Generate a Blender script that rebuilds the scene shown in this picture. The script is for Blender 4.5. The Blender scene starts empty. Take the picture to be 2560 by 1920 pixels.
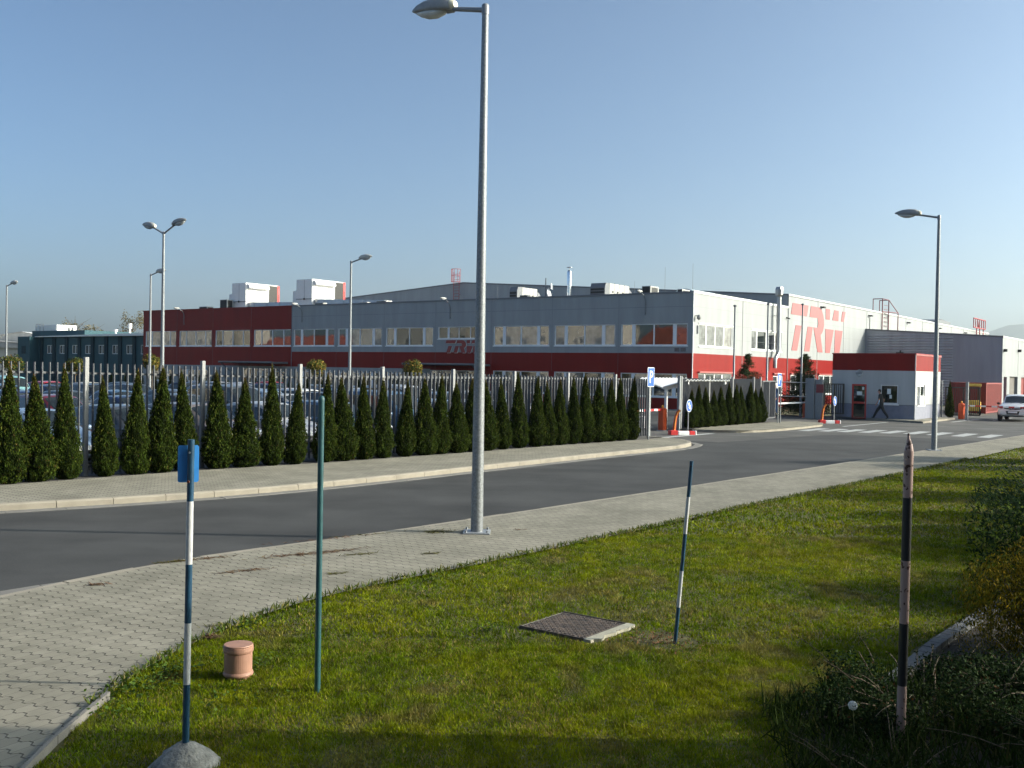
import bpy, bmesh, math, random
import numpy as np
from mathutils import Vector, Matrix
random.seed(7); RNG = np.random.default_rng(7)
S = bpy.context.scene; COL = S.collection
PI = math.pi

# ------------------------------------------------------------------ site frame
# U runs along the street / fence (away to the right), V across it (away to the left)
UX, UY = 1830.0, 2531.0
_l = math.hypot(UX, UY); UX /= _l; UY /= _l
ANG = math.atan2(UY, UX)                     # rotation of things aligned with the street
def st(s, t, z=0.0): return Vector((UX*s - UY*t, UY*s + UX*t, z))
def inv(x, y): return (UX*x + UY*y, -UY*x + UX*y)

# ------------------------------------------------------------------ materials
def nd(nt, typ, **kw):
    n = nt.nodes.new(typ)
    for k, v in kw.items():
        if k in n.inputs.keys(): n.inputs[k].default_value = v
        else: setattr(n, k, v)
    return n
def new_mat(name):
    m = bpy.data.materials.new(name); m.use_nodes = True
    nt = m.node_tree; b = nt.nodes['Principled BSDF']
    return m, nt, b
def rgba(c): return (c[0], c[1], c[2], 1.0)
def mat(name, c, rough=.6, metal=0., var=.12, vscale=3., bump=0., bscale=40., spec=.5, ior=None, coat=0., c2=None, stretch=None):
    m, nt, b = new_mat(name); L = nt.links
    b.inputs['Roughness'].default_value = rough; b.inputs['Metallic'].default_value = metal
    b.inputs['Specular IOR Level'].default_value = spec
    if ior: b.inputs['IOR'].default_value = ior
    if coat: b.inputs['Coat Weight'].default_value = coat
    tc = nd(nt, 'ShaderNodeTexCoord'); src = tc.outputs['Object']
    if stretch:
        mp = nd(nt, 'ShaderNodeMapping'); mp.inputs['Scale'].default_value = stretch
        L.new(src, mp.inputs[0]); src = mp.outputs[0]
    if var or c2:
        n = nd(nt, 'ShaderNodeTexNoise', Scale=vscale, Detail=6., Roughness=.65); L.new(src, n.inputs['Vector'])
        r = nd(nt, 'ShaderNodeValToRGB'); L.new(n.outputs['Fac'], r.inputs[0])
        lo = [x*(1-var) for x in c]; hi = [min(1, x*(1+var)) for x in (c2 or c)]
        r.color_ramp.elements[0].position = .32; r.color_ramp.elements[0].color = rgba(lo)
        r.color_ramp.elements[1].position = .68; r.color_ramp.elements[1].color = rgba(hi)
        L.new(r.outputs[0], b.inputs['Base Color'])
    else: b.inputs['Base Color'].default_value = rgba(c)
    if bump:
        n2 = nd(nt, 'ShaderNodeTexNoise', Scale=bscale, Detail=4.); L.new(src, n2.inputs['Vector'])
        bp = nd(nt, 'ShaderNodeBump', Strength=bump, Distance=.02); L.new(n2.outputs['Fac'], bp.inputs['Height'])
        L.new(bp.outputs[0], b.inputs['Normal'])
    return m
def attr_mat(name, rough=.8, trans=.25, tint=1.0, var_scale=0., spec=.08):
    """leaf / blade material: colour comes from the 'col' attribute of each leaf"""
    m, nt, b = new_mat(name); L = nt.links
    a = nd(nt, 'ShaderNodeAttribute'); a.attribute_name = 'col'
    src = a.outputs['Color']
    b.inputs['Roughness'].default_value = rough; b.inputs['Specular IOR Level'].default_value = spec
    L.new(src, b.inputs['Base Color'])
    if trans:
        t = nd(nt, 'ShaderNodeBsdfTranslucent'); L.new(src, t.inputs['Color'])
        mx = nd(nt, 'ShaderNodeMixShader', Fac=trans) if False else nd(nt, 'ShaderNodeMixShader')
        mx.inputs[0].default_value = trans
        L.new(b.outputs[0], mx.inputs[1]); L.new(t.outputs[0], mx.inputs[2])
        L.new(mx.outputs[0], nt.nodes['Material Output'].inputs['Surface'])
    return m

M = {}
def panel_mat(name, c, rough=.38, var=.08):
    """coated steel sandwich panel: faint horizontal micro-ribs and weather streaks"""
    m, nt, b = new_mat(name); L = nt.links
    tc = nd(nt, 'ShaderNodeTexCoord'); sp = nd(nt, 'ShaderNodeSeparateXYZ'); L.new(tc.outputs['Object'], sp.inputs[0])
    w = nd(nt, 'ShaderNodeTexWave', Scale=3.2, bands_direction='Z'); w.wave_profile = 'SAW'; L.new(tc.outputs['Object'], w.inputs['Vector'])
    mp = nd(nt, 'ShaderNodeMapping'); mp.inputs['Scale'].default_value = (.9, .9, .12); L.new(tc.outputs['Object'], mp.inputs[0])
    n = nd(nt, 'ShaderNodeTexNoise', Scale=1.4, Detail=7., Roughness=.6); L.new(mp.outputs[0], n.inputs['Vector'])
    r = nd(nt, 'ShaderNodeValToRGB'); L.new(n.outputs['Fac'], r.inputs[0])
    r.color_ramp.elements[0].position = .3; r.color_ramp.elements[1].position = .7
    r.color_ramp.elements[0].color = rgba([x*(1-var*1.6) for x in c]); r.color_ramp.elements[1].color = rgba([min(1, x*(1+var)) for x in c])
    L.new(r.outputs[0], b.inputs['Base Color'])
    bp = nd(nt, 'ShaderNodeBump', Strength=.10, Distance=.01); L.new(w.outputs['Fac'], bp.inputs['Height']); L.new(bp.outputs[0], b.inputs['Normal'])
    b.inputs['Roughness'].default_value = rough; b.inputs['Specular IOR Level'].default_value = .16
    return m
def glass_mat(name, c, ior=1.9, wav=.03, rough=.03, wscale=1.1):
    m, nt, b = new_mat(name); L = nt.links
    tc = nd(nt, 'ShaderNodeTexCoord')
    n = nd(nt, 'ShaderNodeTexNoise', Scale=wscale, Detail=2.); L.new(tc.outputs['Object'], n.inputs['Vector'])
    bp = nd(nt, 'ShaderNodeBump', Strength=1.0, Distance=wav); L.new(n.outputs['Fac'], bp.inputs['Height']); L.new(bp.outputs[0], b.inputs['Normal'])
    n2 = nd(nt, 'ShaderNodeTexNoise', Scale=2.2, Detail=5.); L.new(tc.outputs['Object'], n2.inputs['Vector'])
    r = nd(nt, 'ShaderNodeValToRGB'); L.new(n2.outputs['Fac'], r.inputs[0])
    r.color_ramp.elements[0].position = .35; r.color_ramp.elements[1].position = .65
    r.color_ramp.elements[0].color = rgba([x*.6 for x in c]); r.color_ramp.elements[1].color = rgba([x*1.3 for x in c])
    L.new(r.outputs[0], b.inputs['Base Color'])
    b.inputs['Roughness'].default_value = rough; b.inputs['IOR'].default_value = ior
    return m

M['panel'] = panel_mat('silver_panel', (.335, .352, .362))
M['red'] = panel_mat('red_panel', (.225, .011, .009))
M['redlite'] = mat('pink_film', (.37, .115, .12), .5, var=.05)
M['redtrim'] = mat('red_trim', (.34, .10, .095), .45, var=.05)
M['reddark'] = mat('logo_red', (.27, .016, .016), .4, var=.05)
M['white'] = mat('white_paint', (.80, .80, .79), .4, var=.04)
M['frame'] = mat('white_pvc_frame', (.82, .83, .84), .35, var=.02)
M['joint'] = mat('panel_joint', (.20, .205, .21), .6, var=.05)
M['trim'] = mat('grey_trim', (.15, .16, .18), .4, var=.05)
M['greybase'] = mat('grey_plinth', (.15, .16, .20), .7, var=.08)
M['roof'] = mat('roof_membrane', (.2, .2, .2), .8)
M['glass'] = glass_mat('window_glass', (.05, .055, .06), ior=2.4, wav=.006, wscale=.5)
M['glass_blind'] = glass_mat('window_glass_blind', (.19, .185, .175), ior=2.1, wav=.005, wscale=.5)
M['glass_dark'] = glass_mat('window_glass_dark', (.016, .022, .02), ior=1.9, wav=.006, wscale=.5)
M['glass_light'] = glass_mat('window_glass_light', (.16, .17, .17), ior=1.5, wav=.003, wscale=.5)
M['galv'] = mat('galvanised_steel', (.34, .36, .38), .5, .55, var=.22, vscale=55., bump=.05, bscale=120.)
M['galvp'] = mat('galvanised_pole', (.22, .235, .25), .52, .45, var=.30, vscale=30., bump=.08, bscale=60.)
M['lampwhite'] = mat('lamp_housing', (.42, .42, .40), .45, var=.08, vscale=9.)
M['lampgrey'] = mat('lamp_housing_grey', (.27, .275, .28), .5, var=.12, vscale=9.)
M['bars'] = mat('galvanised_bars', (.095, .10, .11), .6, .1, var=.2, vscale=8.)
M['post_galv'] = mat('galvanised_post', (.25, .255, .26), .6, .25, var=.3, vscale=60.)
M['ghpanel'] = panel_mat('guardhouse_panel', (.47, .475, .475))
M['black'] = mat('black_plastic', (.015, .015, .016), .5, var=.2)
M['rubber'] = mat('tyre_rubber', (.02, .02, .021), .85, var=.2)
M['chrome'] = mat('bright_metal', (.75, .76, .78), .18, 1., var=.05)
M['steel'] = mat('bare_steel_sheet', (.36, .37, .39), .38, .85, var=.1, vscale=1.5)
M['orange'] = mat('orange_paint', (.50, .065, .01), .4, var=.08)
M['orangey'] = mat('yellow_stripe', (.80, .33, .03), .4, var=.08)
M['signblue'] = mat('sign_blue', (.012, .10, .52), .35, var=.04)
M['plateblue'] = mat('plate_blue', (.05, .28, .72), .35, var=.08)
M['postblue'] = mat('dark_blue_paint', (.012, .055, .105), .42, var=.25, vscale=14.)
M['postwhite'] = mat('post_white_paint', (.50, .51, .52), .5, var=.12, vscale=20.)
M['postgreen'] = mat('green_post_paint', (.022, .085, .095), .45, var=.2, vscale=10., bump=.1, bscale=60.)
M['barred'] = mat('signal_red', (.58, .03, .03), .45, var=.08)
M['container'] = mat('container_red', (.22, .022, .02), .5, var=.2, vscale=1.5)
M['ladder'] = mat('ladder_red', (.38, .05, .06), .5, var=.1)
M['terracotta'] = mat('terracotta_plastic', (.34, .185, .13), .55, var=.10, vscale=8., bump=.05)
M['concrete'] = mat('rough_concrete', (.26, .255, .235), .9, var=.35, vscale=18., bump=.9, bscale=45.)
M['skin'] = mat('skin', (.45, .25, .18), .6, var=.05)
M['cloth_dark'] = mat('dark_cloth', (.016, .017, .02), .9, var=.2)
M['cloth_navy'] = mat('black_trousers', (.014, .015, .018), .9, var=.2)
M['cloth_blue'] = mat('blue_jacket', (.07, .13, .27), .9, var=.2)
M['hair'] = mat('dark_hair', (.03, .02, .015), .8, var=.2)
M['hairw'] = mat('white_hair', (.7, .7, .68), .8, var=.1)
M['teal'] = panel_mat('teal_panel', (.032, .085, .105), .5)
M['whitewall'] = panel_mat('white_wall', (.40, .40, .39), .6)
M['paper'] = mat('paper', (.8, .82, .8), .7, var=.05)
M['lens'] = glass_mat('lamp_lens', (.55, .58, .6), ior=1.5, wav=.0)
M['tail'] = mat('tail_lens', (.45, .01, .012), .15, var=.1)
M['yellow'] = mat('yellow_paint', (.75, .48, .08), .5, var=.1)
M['bark'] = mat('bark', (.10, .075, .05), .9, var=.3, vscale=14., bump=.6)
M['leaf'] = attr_mat('leaf')
M['leafy'] = attr_mat('needle_foliage', trans=.12)
M['bladem'] = attr_mat('grass_blade', trans=.3, rough=.6)
M['rust_pole'] = None

def rust_mat():
    m, nt, b = new_mat('pink_paint_with_rust'); L = nt.links
    tc = nd(nt, 'ShaderNodeTexCoord')
    v = nd(nt, 'ShaderNodeTexNoise', Scale=26., Detail=3., Roughness=.5); L.new(tc.outputs['Object'], v.inputs['Vector'])
    r = nd(nt, 'ShaderNodeValToRGB'); L.new(v.outputs['Fac'], r.inputs[0])
    r.color_ramp.elements[0].position = .60; r.color_ramp.elements[0].color = (.40, .27, .235, 1)
    r.color_ramp.elements[1].position = .63; r.color_ramp.elements[1].color = (.07, .022, .012, 1)
    L.new(r.outputs[0], b.inputs['Base Color']); b.inputs['Roughness'].default_value = .5
    return m
M['rust_pole'] = rust_mat()

# ------------------------------------------------------------------ mesh builder
class MB:
    def __init__(s): s.v = []; s.f = []; s.m = []; s.sm = []
    def add(s, vs, fs, mi=0, smooth=False):
        o = len(s.v); s.v += [tuple(p) for p in vs]
        for f in fs: s.f.append(tuple(o+i for i in f)); s.m.append(mi); s.sm.append(smooth)
    def hexa(s, c, mi=0):       # 8 corners: bottom 0-3, top 4-7
        s.add(c, [(0,3,2,1),(4,5,6,7),(0,1,5,4),(1,2,6,5),(2,3,7,6),(3,0,4,7)], mi)
    def box(s, x0, x1, y0, y1, z0, z1, mi=0):
        s.hexa([(x0,y0,z0),(x1,y0,z0),(x1,y1,z0),(x0,y1,z0),(x0,y0,z1),(x1,y0,z1),(x1,y1,z1),(x0,y1,z1)], mi)
    def boxP(s, P, a0, a1, z0, z1, d0, d1, mi=0):
        s.hexa([P(a0,z0,d0),P(a1,z0,d0),P(a1,z0,d1),P(a0,z0,d1),P(a0,z1,d0),P(a1,z1,d0),P(a1,z1,d1),P(a0,z1,d1)], mi)
    def cbox(s, x0, x1, y0, y1, z0, z1, c=.02, mi=0):   # box with chamfered vertical and top edges
        ring = lambda e, z: [(x0+e+c,y0+e,z),(x1-e-c,y0+e,z),(x1-e,y0+e+c,z),(x1-e,y1-e-c,z),(x1-e-c,y1-e,z),(x0+e+c,y1-e,z),(x0+e,y1-e-c,z),(x0+e,y0+e+c,z)]
        s.loft([ring(0,z0), ring(0,z1-c), ring(c,z1)], mi, closed=True, cap=True)
    def loft(s, rings, mi=0, closed=True, cap=True, smooth=False):
        n = len(rings[0]); vs = [p for r in rings for p in r]; fs = []
        for i in range(len(rings)-1):
            for j in range(n if closed else n-1):
                k = (j+1) % n; fs.append((i*n+j, i*n+k, (i+1)*n+k, (i+1)*n+j))
        s.add(vs, fs, mi, smooth)
        if cap and closed:
            s.add(rings[0], [tuple(range(n-1,-1,-1))], mi); s.add(rings[-1], [tuple(range(n))], mi)
    def tube(s, pts, radii, n=10, mi=0, cap=True, smooth=True):
        pts = [Vector(p) for p in pts]
        if not hasattr(radii, '__len__'): radii = [radii]*len(pts)
        rings = []; ref = None
        for i, p in enumerate(pts):
            a = pts[max(0,i-1)]; b = pts[min(len(pts)-1,i+1)]; d = (b-a).normalized()
            if ref is None:
                ref = d.orthogonal().normalized() if abs(d.z) < .99 else Vector((1,0,0))
            x = (ref - d*ref.dot(d)).normalized(); ref = x; y = d.cross(x)
            rings.append([p + (x*math.cos(2*PI*k/n) + y*math.sin(2*PI*k/n))*radii[i] for k in range(n)])
        s.loft(rings, mi, True, cap, smooth)
    def lathe(s, prof, n=16, c=(0,0,0), mi=0, smooth=True, cap=True):
        rings = [[(c[0]+r*math.cos(2*PI*k/n), c[1]+r*math.sin(2*PI*k/n), c[2]+z) for k in range(n)] for r, z in prof]
        s.loft(rings, mi, True, cap, smooth)
    def prism(s, poly, f, d0, d1, mi=0, side=None):  # poly in 2D, f(a,b,d)->3D
        n = len(poly); A = [f(a,b,d0) for a,b in poly]; B = [f(a,b,d1) for a,b in poly]
        s.add(A+B, [tuple(range(n-1,-1,-1)), tuple(range(n,2*n))], mi)
        s.add(A+B, [(i,(i+1)%n,n+(i+1)%n,n+i) for i in range(n)], mi if side is None else side)
    def ell(s, c, r, n=12, m=8, mi=0):
        rings = []
        for i in range(m+1):
            a = PI*(i/m) ; rr = max(math.sin(a), .02)
            rings.append([(c[0]+r[0]*rr*math.cos(2*PI*k/n), c[1]+r[1]*rr*math.sin(2*PI*k/n), c[2]-r[2]*math.cos(a)) for k in range(n)])
        s.loft(rings, mi, True, True, True)
    def quad(s, a, b, c, d, mi=0): s.add([a,b,c,d], [(0,1,2,3)], mi)
    def build(s, name, mats, parent=None, loc=None, rotz=0.):
        me = bpy.data.meshes.new(name); me.from_pydata(s.v, [], s.f)
        if not isinstance(mats, (list, tuple)): mats = [mats]
        for m in mats: me.materials.append(M[m] if isinstance(m, str) else m)
        me.polygons.foreach_set('material_index', s.m); me.polygons.foreach_set('use_smooth', s.sm)
        bm = bmesh.new(); bm.from_mesh(me); bmesh.ops.recalc_face_normals(bm, faces=bm.faces[:]); bm.to_mesh(me); bm.free()
        me.update()
        o = bpy.data.objects.new(name, me); COL.objects.link(o)
        if parent: o.parent = parent
        if loc is not None: o.location = loc
        o.rotation_euler.z = rotz
        return o
def raw(name, V, F, mats, cols=None, parent=None, loc=None, smooth=False, midx=None):
    """fast mesh from numpy: V (n,3), F (m,3|4), per-vertex colours"""
    me = bpy.data.meshes.new(name); n = len(V); m, k = F.shape
    me.vertices.add(n); me.vertices.foreach_set('co', np.asarray(V, np.float32).ravel())
    me.loops.add(m*k); me.loops.foreach_set('vertex_index', np.asarray(F, np.int32).ravel())
    me.polygons.add(m); me.polygons.foreach_set('loop_start', np.arange(0, m*k, k, dtype=np.int32))
    if not isinstance(mats, (list, tuple)): mats = [mats]
    for q in mats: me.materials.append(M[q] if isinstance(q, str) else q)
    if midx is not None: me.polygons.foreach_set('material_index', np.asarray(midx, np.int32))
    me.polygons.foreach_set('use_smooth', np.full(m, smooth))
    me.update(calc_edges=True)
    if cols is not None:
        a = me.attributes.new('col', 'FLOAT_COLOR', 'POINT')
        c = np.ones((n,4), np.float32); c[:,:3] = cols; a.data.foreach_set('color', c.ravel())
    o = bpy.data.objects.new(name, me); COL.objects.link(o)
    if parent: o.parent = parent
    if loc is not None: o.location = loc
    return o
def tag(o, label=None, cat=None, group=None, kind=None):
    if label: o['label'] = label
    if cat: o['category'] = cat
    if group: o['group'] = group
    if kind: o['kind'] = kind
    return o
def thing(name, label, cat, loc=(0,0,0), rotz=0., group=None):
    o = bpy.data.objects.new(name, None); COL.objects.link(o); o.empty_display_size = .3
    o.location = loc; o.rotation_euler.z = rotz
    return tag(o, label, cat, group)
def copy_tree(o, parent=None):
    c = o.copy(); COL.objects.link(c); c.parent = parent
    for ch in list(o.children): copy_tree(ch, c)
    return c
ORD = ['first','second','third','fourth','fifth','sixth','seventh','eighth','ninth','tenth','eleventh','twelfth','thirteenth','fourteenth','fifteenth','sixteenth','seventeenth','eighteenth','nineteenth','twentieth']
ORD += ['twenty-'+x for x in ORD[:9]] + ['thirtieth'] + ['thirty-'+x for x in ORD[:9]] + ['fortieth']
# ================================================================== ground, street, pavements
def ground_mat():
    m, nt, b = new_mat('field_ground'); L = nt.links
    tc = nd(nt, 'ShaderNodeTexCoord'); n = nd(nt, 'ShaderNodeTexNoise', Scale=.02, Detail=8.); L.new(tc.outputs['Object'], n.inputs['Vector'])
    r = nd(nt, 'ShaderNodeValToRGB'); L.new(n.outputs['Fac'], r.inputs[0])
    r.color_ramp.elements[0].color = (.06, .075, .025, 1); r.color_ramp.elements[1].color = (.13, .12, .06, 1)
    L.new(r.outputs[0], b.inputs['Base Color']); b.inputs['Roughness'].default_value = .95
    return m
def asphalt_mat(name, c, patch=.34):
    m, nt, b = new_mat(name); L = nt.links
    tc = nd(nt, 'ShaderNodeTexCoord')
    g = nd(nt, 'ShaderNodeTexNoise', Scale=38., Detail=5., Roughness=.75); L.new(tc.outputs['Object'], g.inputs['Vector'])
    n = nd(nt, 'ShaderNodeTexNoise', Scale=.45, Detail=7., Roughness=.6); L.new(tc.outputs['Object'], n.inputs['Vector'])
    # tyre-polished bands along the street
    mp = nd(nt, 'ShaderNodeMapping'); mp.inputs['Rotation'].default_value = (0, 0, -ANG+.06); mp.inputs['Scale'].default_value = (.03, .8, 1)
    L.new(tc.outputs['Object'], mp.inputs[0])
    w = nd(nt, 'ShaderNodeTexNoise', Scale=1., Detail=4.); L.new(mp.outputs[0], w.inputs['Vector'])
    a1 = nd(nt, 'ShaderNodeMath', operation='MULTIPLY_ADD'); L.new(g.outputs['Fac'], a1.inputs[0]); a1.inputs[1].default_value = .75; L.new(n.outputs['Fac'], a1.inputs[2])
    a2 = nd(nt, 'ShaderNodeMath', operation='MULTIPLY_ADD', use_clamp=False); L.new(w.outputs['Fac'], a2.inputs[0]); a2.inputs[1].default_value = .5; L.new(a1.outputs[0], a2.inputs[2])
    a3 = nd(nt, 'ShaderNodeMapRange'); L.new(a2.outputs[0], a3.inputs[0]); a3.inputs[1].default_value = .90; a3.inputs[2].default_value = 1.36
    r = nd(nt, 'ShaderNodeValToRGB'); L.new(a3.outputs[0], r.inputs[0])
    r.color_ramp.elements[0].color = rgba([x*(1-patch) for x in c]); r.color_ramp.elements[1].color = rgba([x*(1+patch*1.4) for x in c])
    L.new(r.outputs[0], b.inputs['Base Color']); b.inputs['Roughness'].default_value = .85; b.inputs['Specular IOR Level'].default_value = .3
    bp = nd(nt, 'ShaderNodeBump', Strength=.35, Distance=.01); L.new(g.outputs['Fac'], bp.inputs['Height']); L.new(bp.outputs[0], b.inputs['Normal'])
    return m
def paver_mat():
    """interlocking zigzag concrete pavers, laid out in the sheet's own UVs (metres along / across the walk)"""
    m, nt, b = new_mat('interlocking_pavers'); L = nt.links
    uv = nd(nt, 'ShaderNodeUVMap'); sp = nd(nt, 'ShaderNodeSeparateXYZ'); L.new(uv.outputs[0], sp.inputs[0])
    def mth(op, a, bb=None, c=None):
        n = nd(nt, 'ShaderNodeMath', operation=op)
        for i, x in enumerate((a, bb, c)):
            if x is None: continue
            if isinstance(x, (int, float)): n.inputs[i].default_value = x
            else: L.new(x, n.inputs[i])
        return n.outputs[0]
    ph = mth('MULTIPLY', sp.outputs[1], 1/.0675)          # across the walk
    pp = mth('PINGPONG', ph, 1.0)
    # trapezoid wave
    tz = mth('MULTIPLY_ADD', pp, 2.6, -.8); tz = mth('MAXIMUM', mth('MINIMUM', tz, 1.), 0.)
    row = mth('MULTIPLY_ADD', tz, .036, sp.outputs[0])
    rr = mth('DIVIDE', row, .165); ri = mth('FLOOR', rr); fr = mth('SUBTRACT', rr, ri)
    d1 = mth('MULTIPLY', mth('SUBTRACT', .5, mth('ABSOLUTE', mth('SUBTRACT', fr, .5))), .165)      # metres to the wavy joint
    off = mth('MULTIPLY', mth('PINGPONG', ri, 1.0), .0675)
    cc = mth('DIVIDE', mth('ADD', sp.outputs[1], off), .135); ci = mth('FLOOR', cc); fc = mth('SUBTRACT', cc, ci)
    d2 = mth('MULTIPLY', mth('SUBTRACT', .5, mth('ABSOLUTE', mth('SUBTRACT', fc, .5))), .135)
    def ss(x, lo, hi):
        n = nd(nt, 'ShaderNodeMapRange', interpolation_type='SMOOTHSTEP'); L.new(x, n.inputs[0]); n.inputs[1].default_value = lo; n.inputs[2].default_value = hi; n.inputs[3].default_value = 1.; n.inputs[4].default_value = 0.; return n.outputs[0]
    gn = nd(nt, 'ShaderNodeTexNoise', Scale=1.7, Detail=5.); L.new(uv.outputs[0], gn.inputs['Vector'])
    j1 = mth('MULTIPLY', ss(d1, .004, .0115), mth('MULTIPLY_ADD', gn.outputs['Fac'], 1.1, .25)); j2 = mth('MULTIPLY', ss(d2, .001, .0045), .42)
    jj = mth('MINIMUM', mth('MAXIMUM', j1, j2), 1.)
    cb = nd(nt, 'ShaderNodeCombineXYZ'); L.new(ri, cb.inputs[0]); L.new(ci, cb.inputs[1])
    wn = nd(nt, 'ShaderNodeTexWhiteNoise', noise_dimensions='2D'); L.new(cb.outputs[0], wn.inputs['Vector'])
    pr = nd(nt, 'ShaderNodeValToRGB'); L.new(wn.outputs['Value'], pr.inputs[0]); pr.color_ramp.elements[0].color = (.222, .211, .178, 1); pr.color_ramp.elements[1].color = (.268, .255, .216, 1)
    n = nd(nt, 'ShaderNodeTexNoise', Scale=.9, Detail=8., Roughness=.65); L.new(uv.outputs[0], n.inputs['Vector'])
    r = nd(nt, 'ShaderNodeValToRGB'); L.new(n.outputs['Fac'], r.inputs[0])
    r.color_ramp.elements[0].position = .34; r.color_ramp.elements[1].position = .62
    r.color_ramp.elements[0].color = (.74, .74, .70, 1); r.color_ramp.elements[1].color = (1.06, 1.05, 1.01, 1)
    mx = nd(nt, 'ShaderNodeMix', data_type='RGBA', blend_type='MULTIPLY'); mx.inputs[0].default_value = 1.
    L.new(pr.outputs[0], mx.inputs[6]); L.new(r.outputs[0], mx.inputs[7])
    mj = nd(nt, 'ShaderNodeMix', data_type='RGBA'); L.new(jj, mj.inputs[0]); L.new(mx.outputs[2], mj.inputs[6]); mj.inputs[7].default_value = (.05, .046, .042, 1)
    g = nd(nt, 'ShaderNodeTexNoise', Scale=160., Detail=2.); L.new(uv.outputs[0], g.inputs['Vector'])
    L.new(mj.outputs[2], b.inputs['Base Color']); b.inputs['Roughness'].default_value = .9; b.inputs['Specular IOR Level'].default_value = .25
    h = mth('MULTIPLY_ADD', g.outputs['Fac'], .15, mth('SUBTRACT', 1., jj))
    bp = nd(nt, 'ShaderNodeBump', Strength=.5, Distance=.012); L.new(h, bp.inputs['Height']); L.new(bp.outputs[0], b.inputs['Normal'])
    return m
M['ground'] = ground_mat(); M['asphalt'] = asphalt_mat('asphalt', (.044, .0445, .0445)); M['asphalt2'] = asphalt_mat('worn_asphalt', (.082, .080, .076))
M['asphalt3'] = asphalt_mat('lot_asphalt', (.045,.046,.048))
M['pavers'] = paver_mat()
M['kerb'] = mat('kerb_concrete', (.27, .245, .20), .9, var=.14, vscale=2.2, bump=.3, bscale=90.)
M['gutter'] = mat('gutter_concrete', (.17, .163, .15), .9, var=.16, vscale=2., bump=.3, bscale=90.)
M['paint'] = mat('road_paint', (.36, .37, .37), .8, var=.25, vscale=5.)
M['soil'] = mat('dark_mulch', (.035, .03, .025), 1., var=.5, vscale=12., bump=1., bscale=25.)
M['gravel'] = mat('dark_gravel', (.07, .066, .063), 1., var=.7, vscale=30., bump=1., bscale=45.)
def lawn_soil():
    m, nt, b = new_mat('lawn_soil'); L = nt.links
    tc = nd(nt, 'ShaderNodeTexCoord'); n = nd(nt, 'ShaderNodeTexNoise', Scale=7., Detail=8., Roughness=.7); L.new(tc.outputs['Object'], n.inputs['Vector'])
    r = nd(nt, 'ShaderNodeValToRGB'); L.new(n.outputs['Fac'], r.inputs[0])
    r.color_ramp.elements[0].position = .3; r.color_ramp.elements[1].position = .75
    r.color_ramp.elements[0].color = (.034, .044, .009, 1); r.color_ramp.elements[1].color = (.115, .098, .036, 1)
    L.new(r.outputs[0], b.inputs['Base Color']); b.inputs['Roughness'].default_value = 1.
    bp = nd(nt, 'ShaderNodeBump', Strength=1., Distance=.03); L.new(n.outputs['Fac'], bp.inputs['Height']); L.new(bp.outputs[0], b.inputs['Normal'])
    return m
M['lawn'] = lawn_soil()

def flat(name, poly, z, m, kind='structure'):
    mb = MB(); mb.add([st(s,t,z) for s,t in poly], [tuple(range(len(poly)))])
    return tag(mb.build(name, m), kind=kind)
def resample(pl, step):
    out = [pl[0]]
    for a, b in zip(pl, pl[1:]):
        d = math.hypot(b[0]-a[0], b[1]-a[1]); n = max(1, int(d/step))
        out += [(a[0]+(b[0]-a[0])*i/n, a[1]+(b[1]-a[1])*i/n) for i in range(1, n+1)]
    return out
def smooth_pl(pl, it=2):
    for _ in range(it):
        q = [pl[0]]
        for a, b in zip(pl, pl[1:]):
            q += [(a[0]*.75+b[0]*.25, a[1]*.75+b[1]*.25), (a[0]*.25+b[0]*.75, a[1]*.25+b[1]*.75)]
        pl = q + [pl[-1]]
    return pl
def at_s(pl, s):
    if s <= pl[0][0]: return pl[0][1]
    for a, b in zip(pl, pl[1:]):
        if a[0] <= s <= b[0] and b[0] > a[0]: return a[1] + (b[1]-a[1])*(s-a[0])/(b[0]-a[0])
    return pl[-1][1]
NEAR_KERB = smooth_pl([(-12,3.6),(-6,6.8),(-1,9.0),(2.5,10.2),(5.67,10.95),(7.0,11.17),(8.4,11.25),(9.93,11.06),(11.4,10.86),(14.4,10.6),(17.5,10.38),(21.2,10.13),(29,9.55),(38.3,8.98),(46.3,8.41),(60,7.6),(95,5.4)])
LAWN_EDGE = smooth_pl([(-12,-9),(-6,-3.6),(-1,1.9),(1.2,4.2),(3.42,6.24),(4.36,6.96),(4.96,7.34),(5.67,7.69),(6.41,7.97),(7.42,8.2),(8.72,8.22),(10.16,8.07),(14.73,7.85),(18.2,7.73),(22.8,7.46),(29.7,7.15),(42.1,6.66),(60,5.8),(95,3.8)])
FAR_KERB = smooth_pl([(-14,24),(2,20.4),(7,18.65),(9.25,17.88),(11,17.25),(12.7,16.82),(14.6,16.48),(18,16.34),(21,16.36),(28.7,16.2),(31,16.06),(33.0,16.12),(34.4,16.5),(35.3,17.2),(35.85,17.9),(36.0,19.3)])
WALK_BACK = [(-14,27),(2,22.4),(10.7,20.68),(12.6,20.6),(15.44,20.4),(18.8,19.78),(24.5,19.25),(29.2,18.98),(33.7,18.55),(36.0,18.45)]
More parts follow.
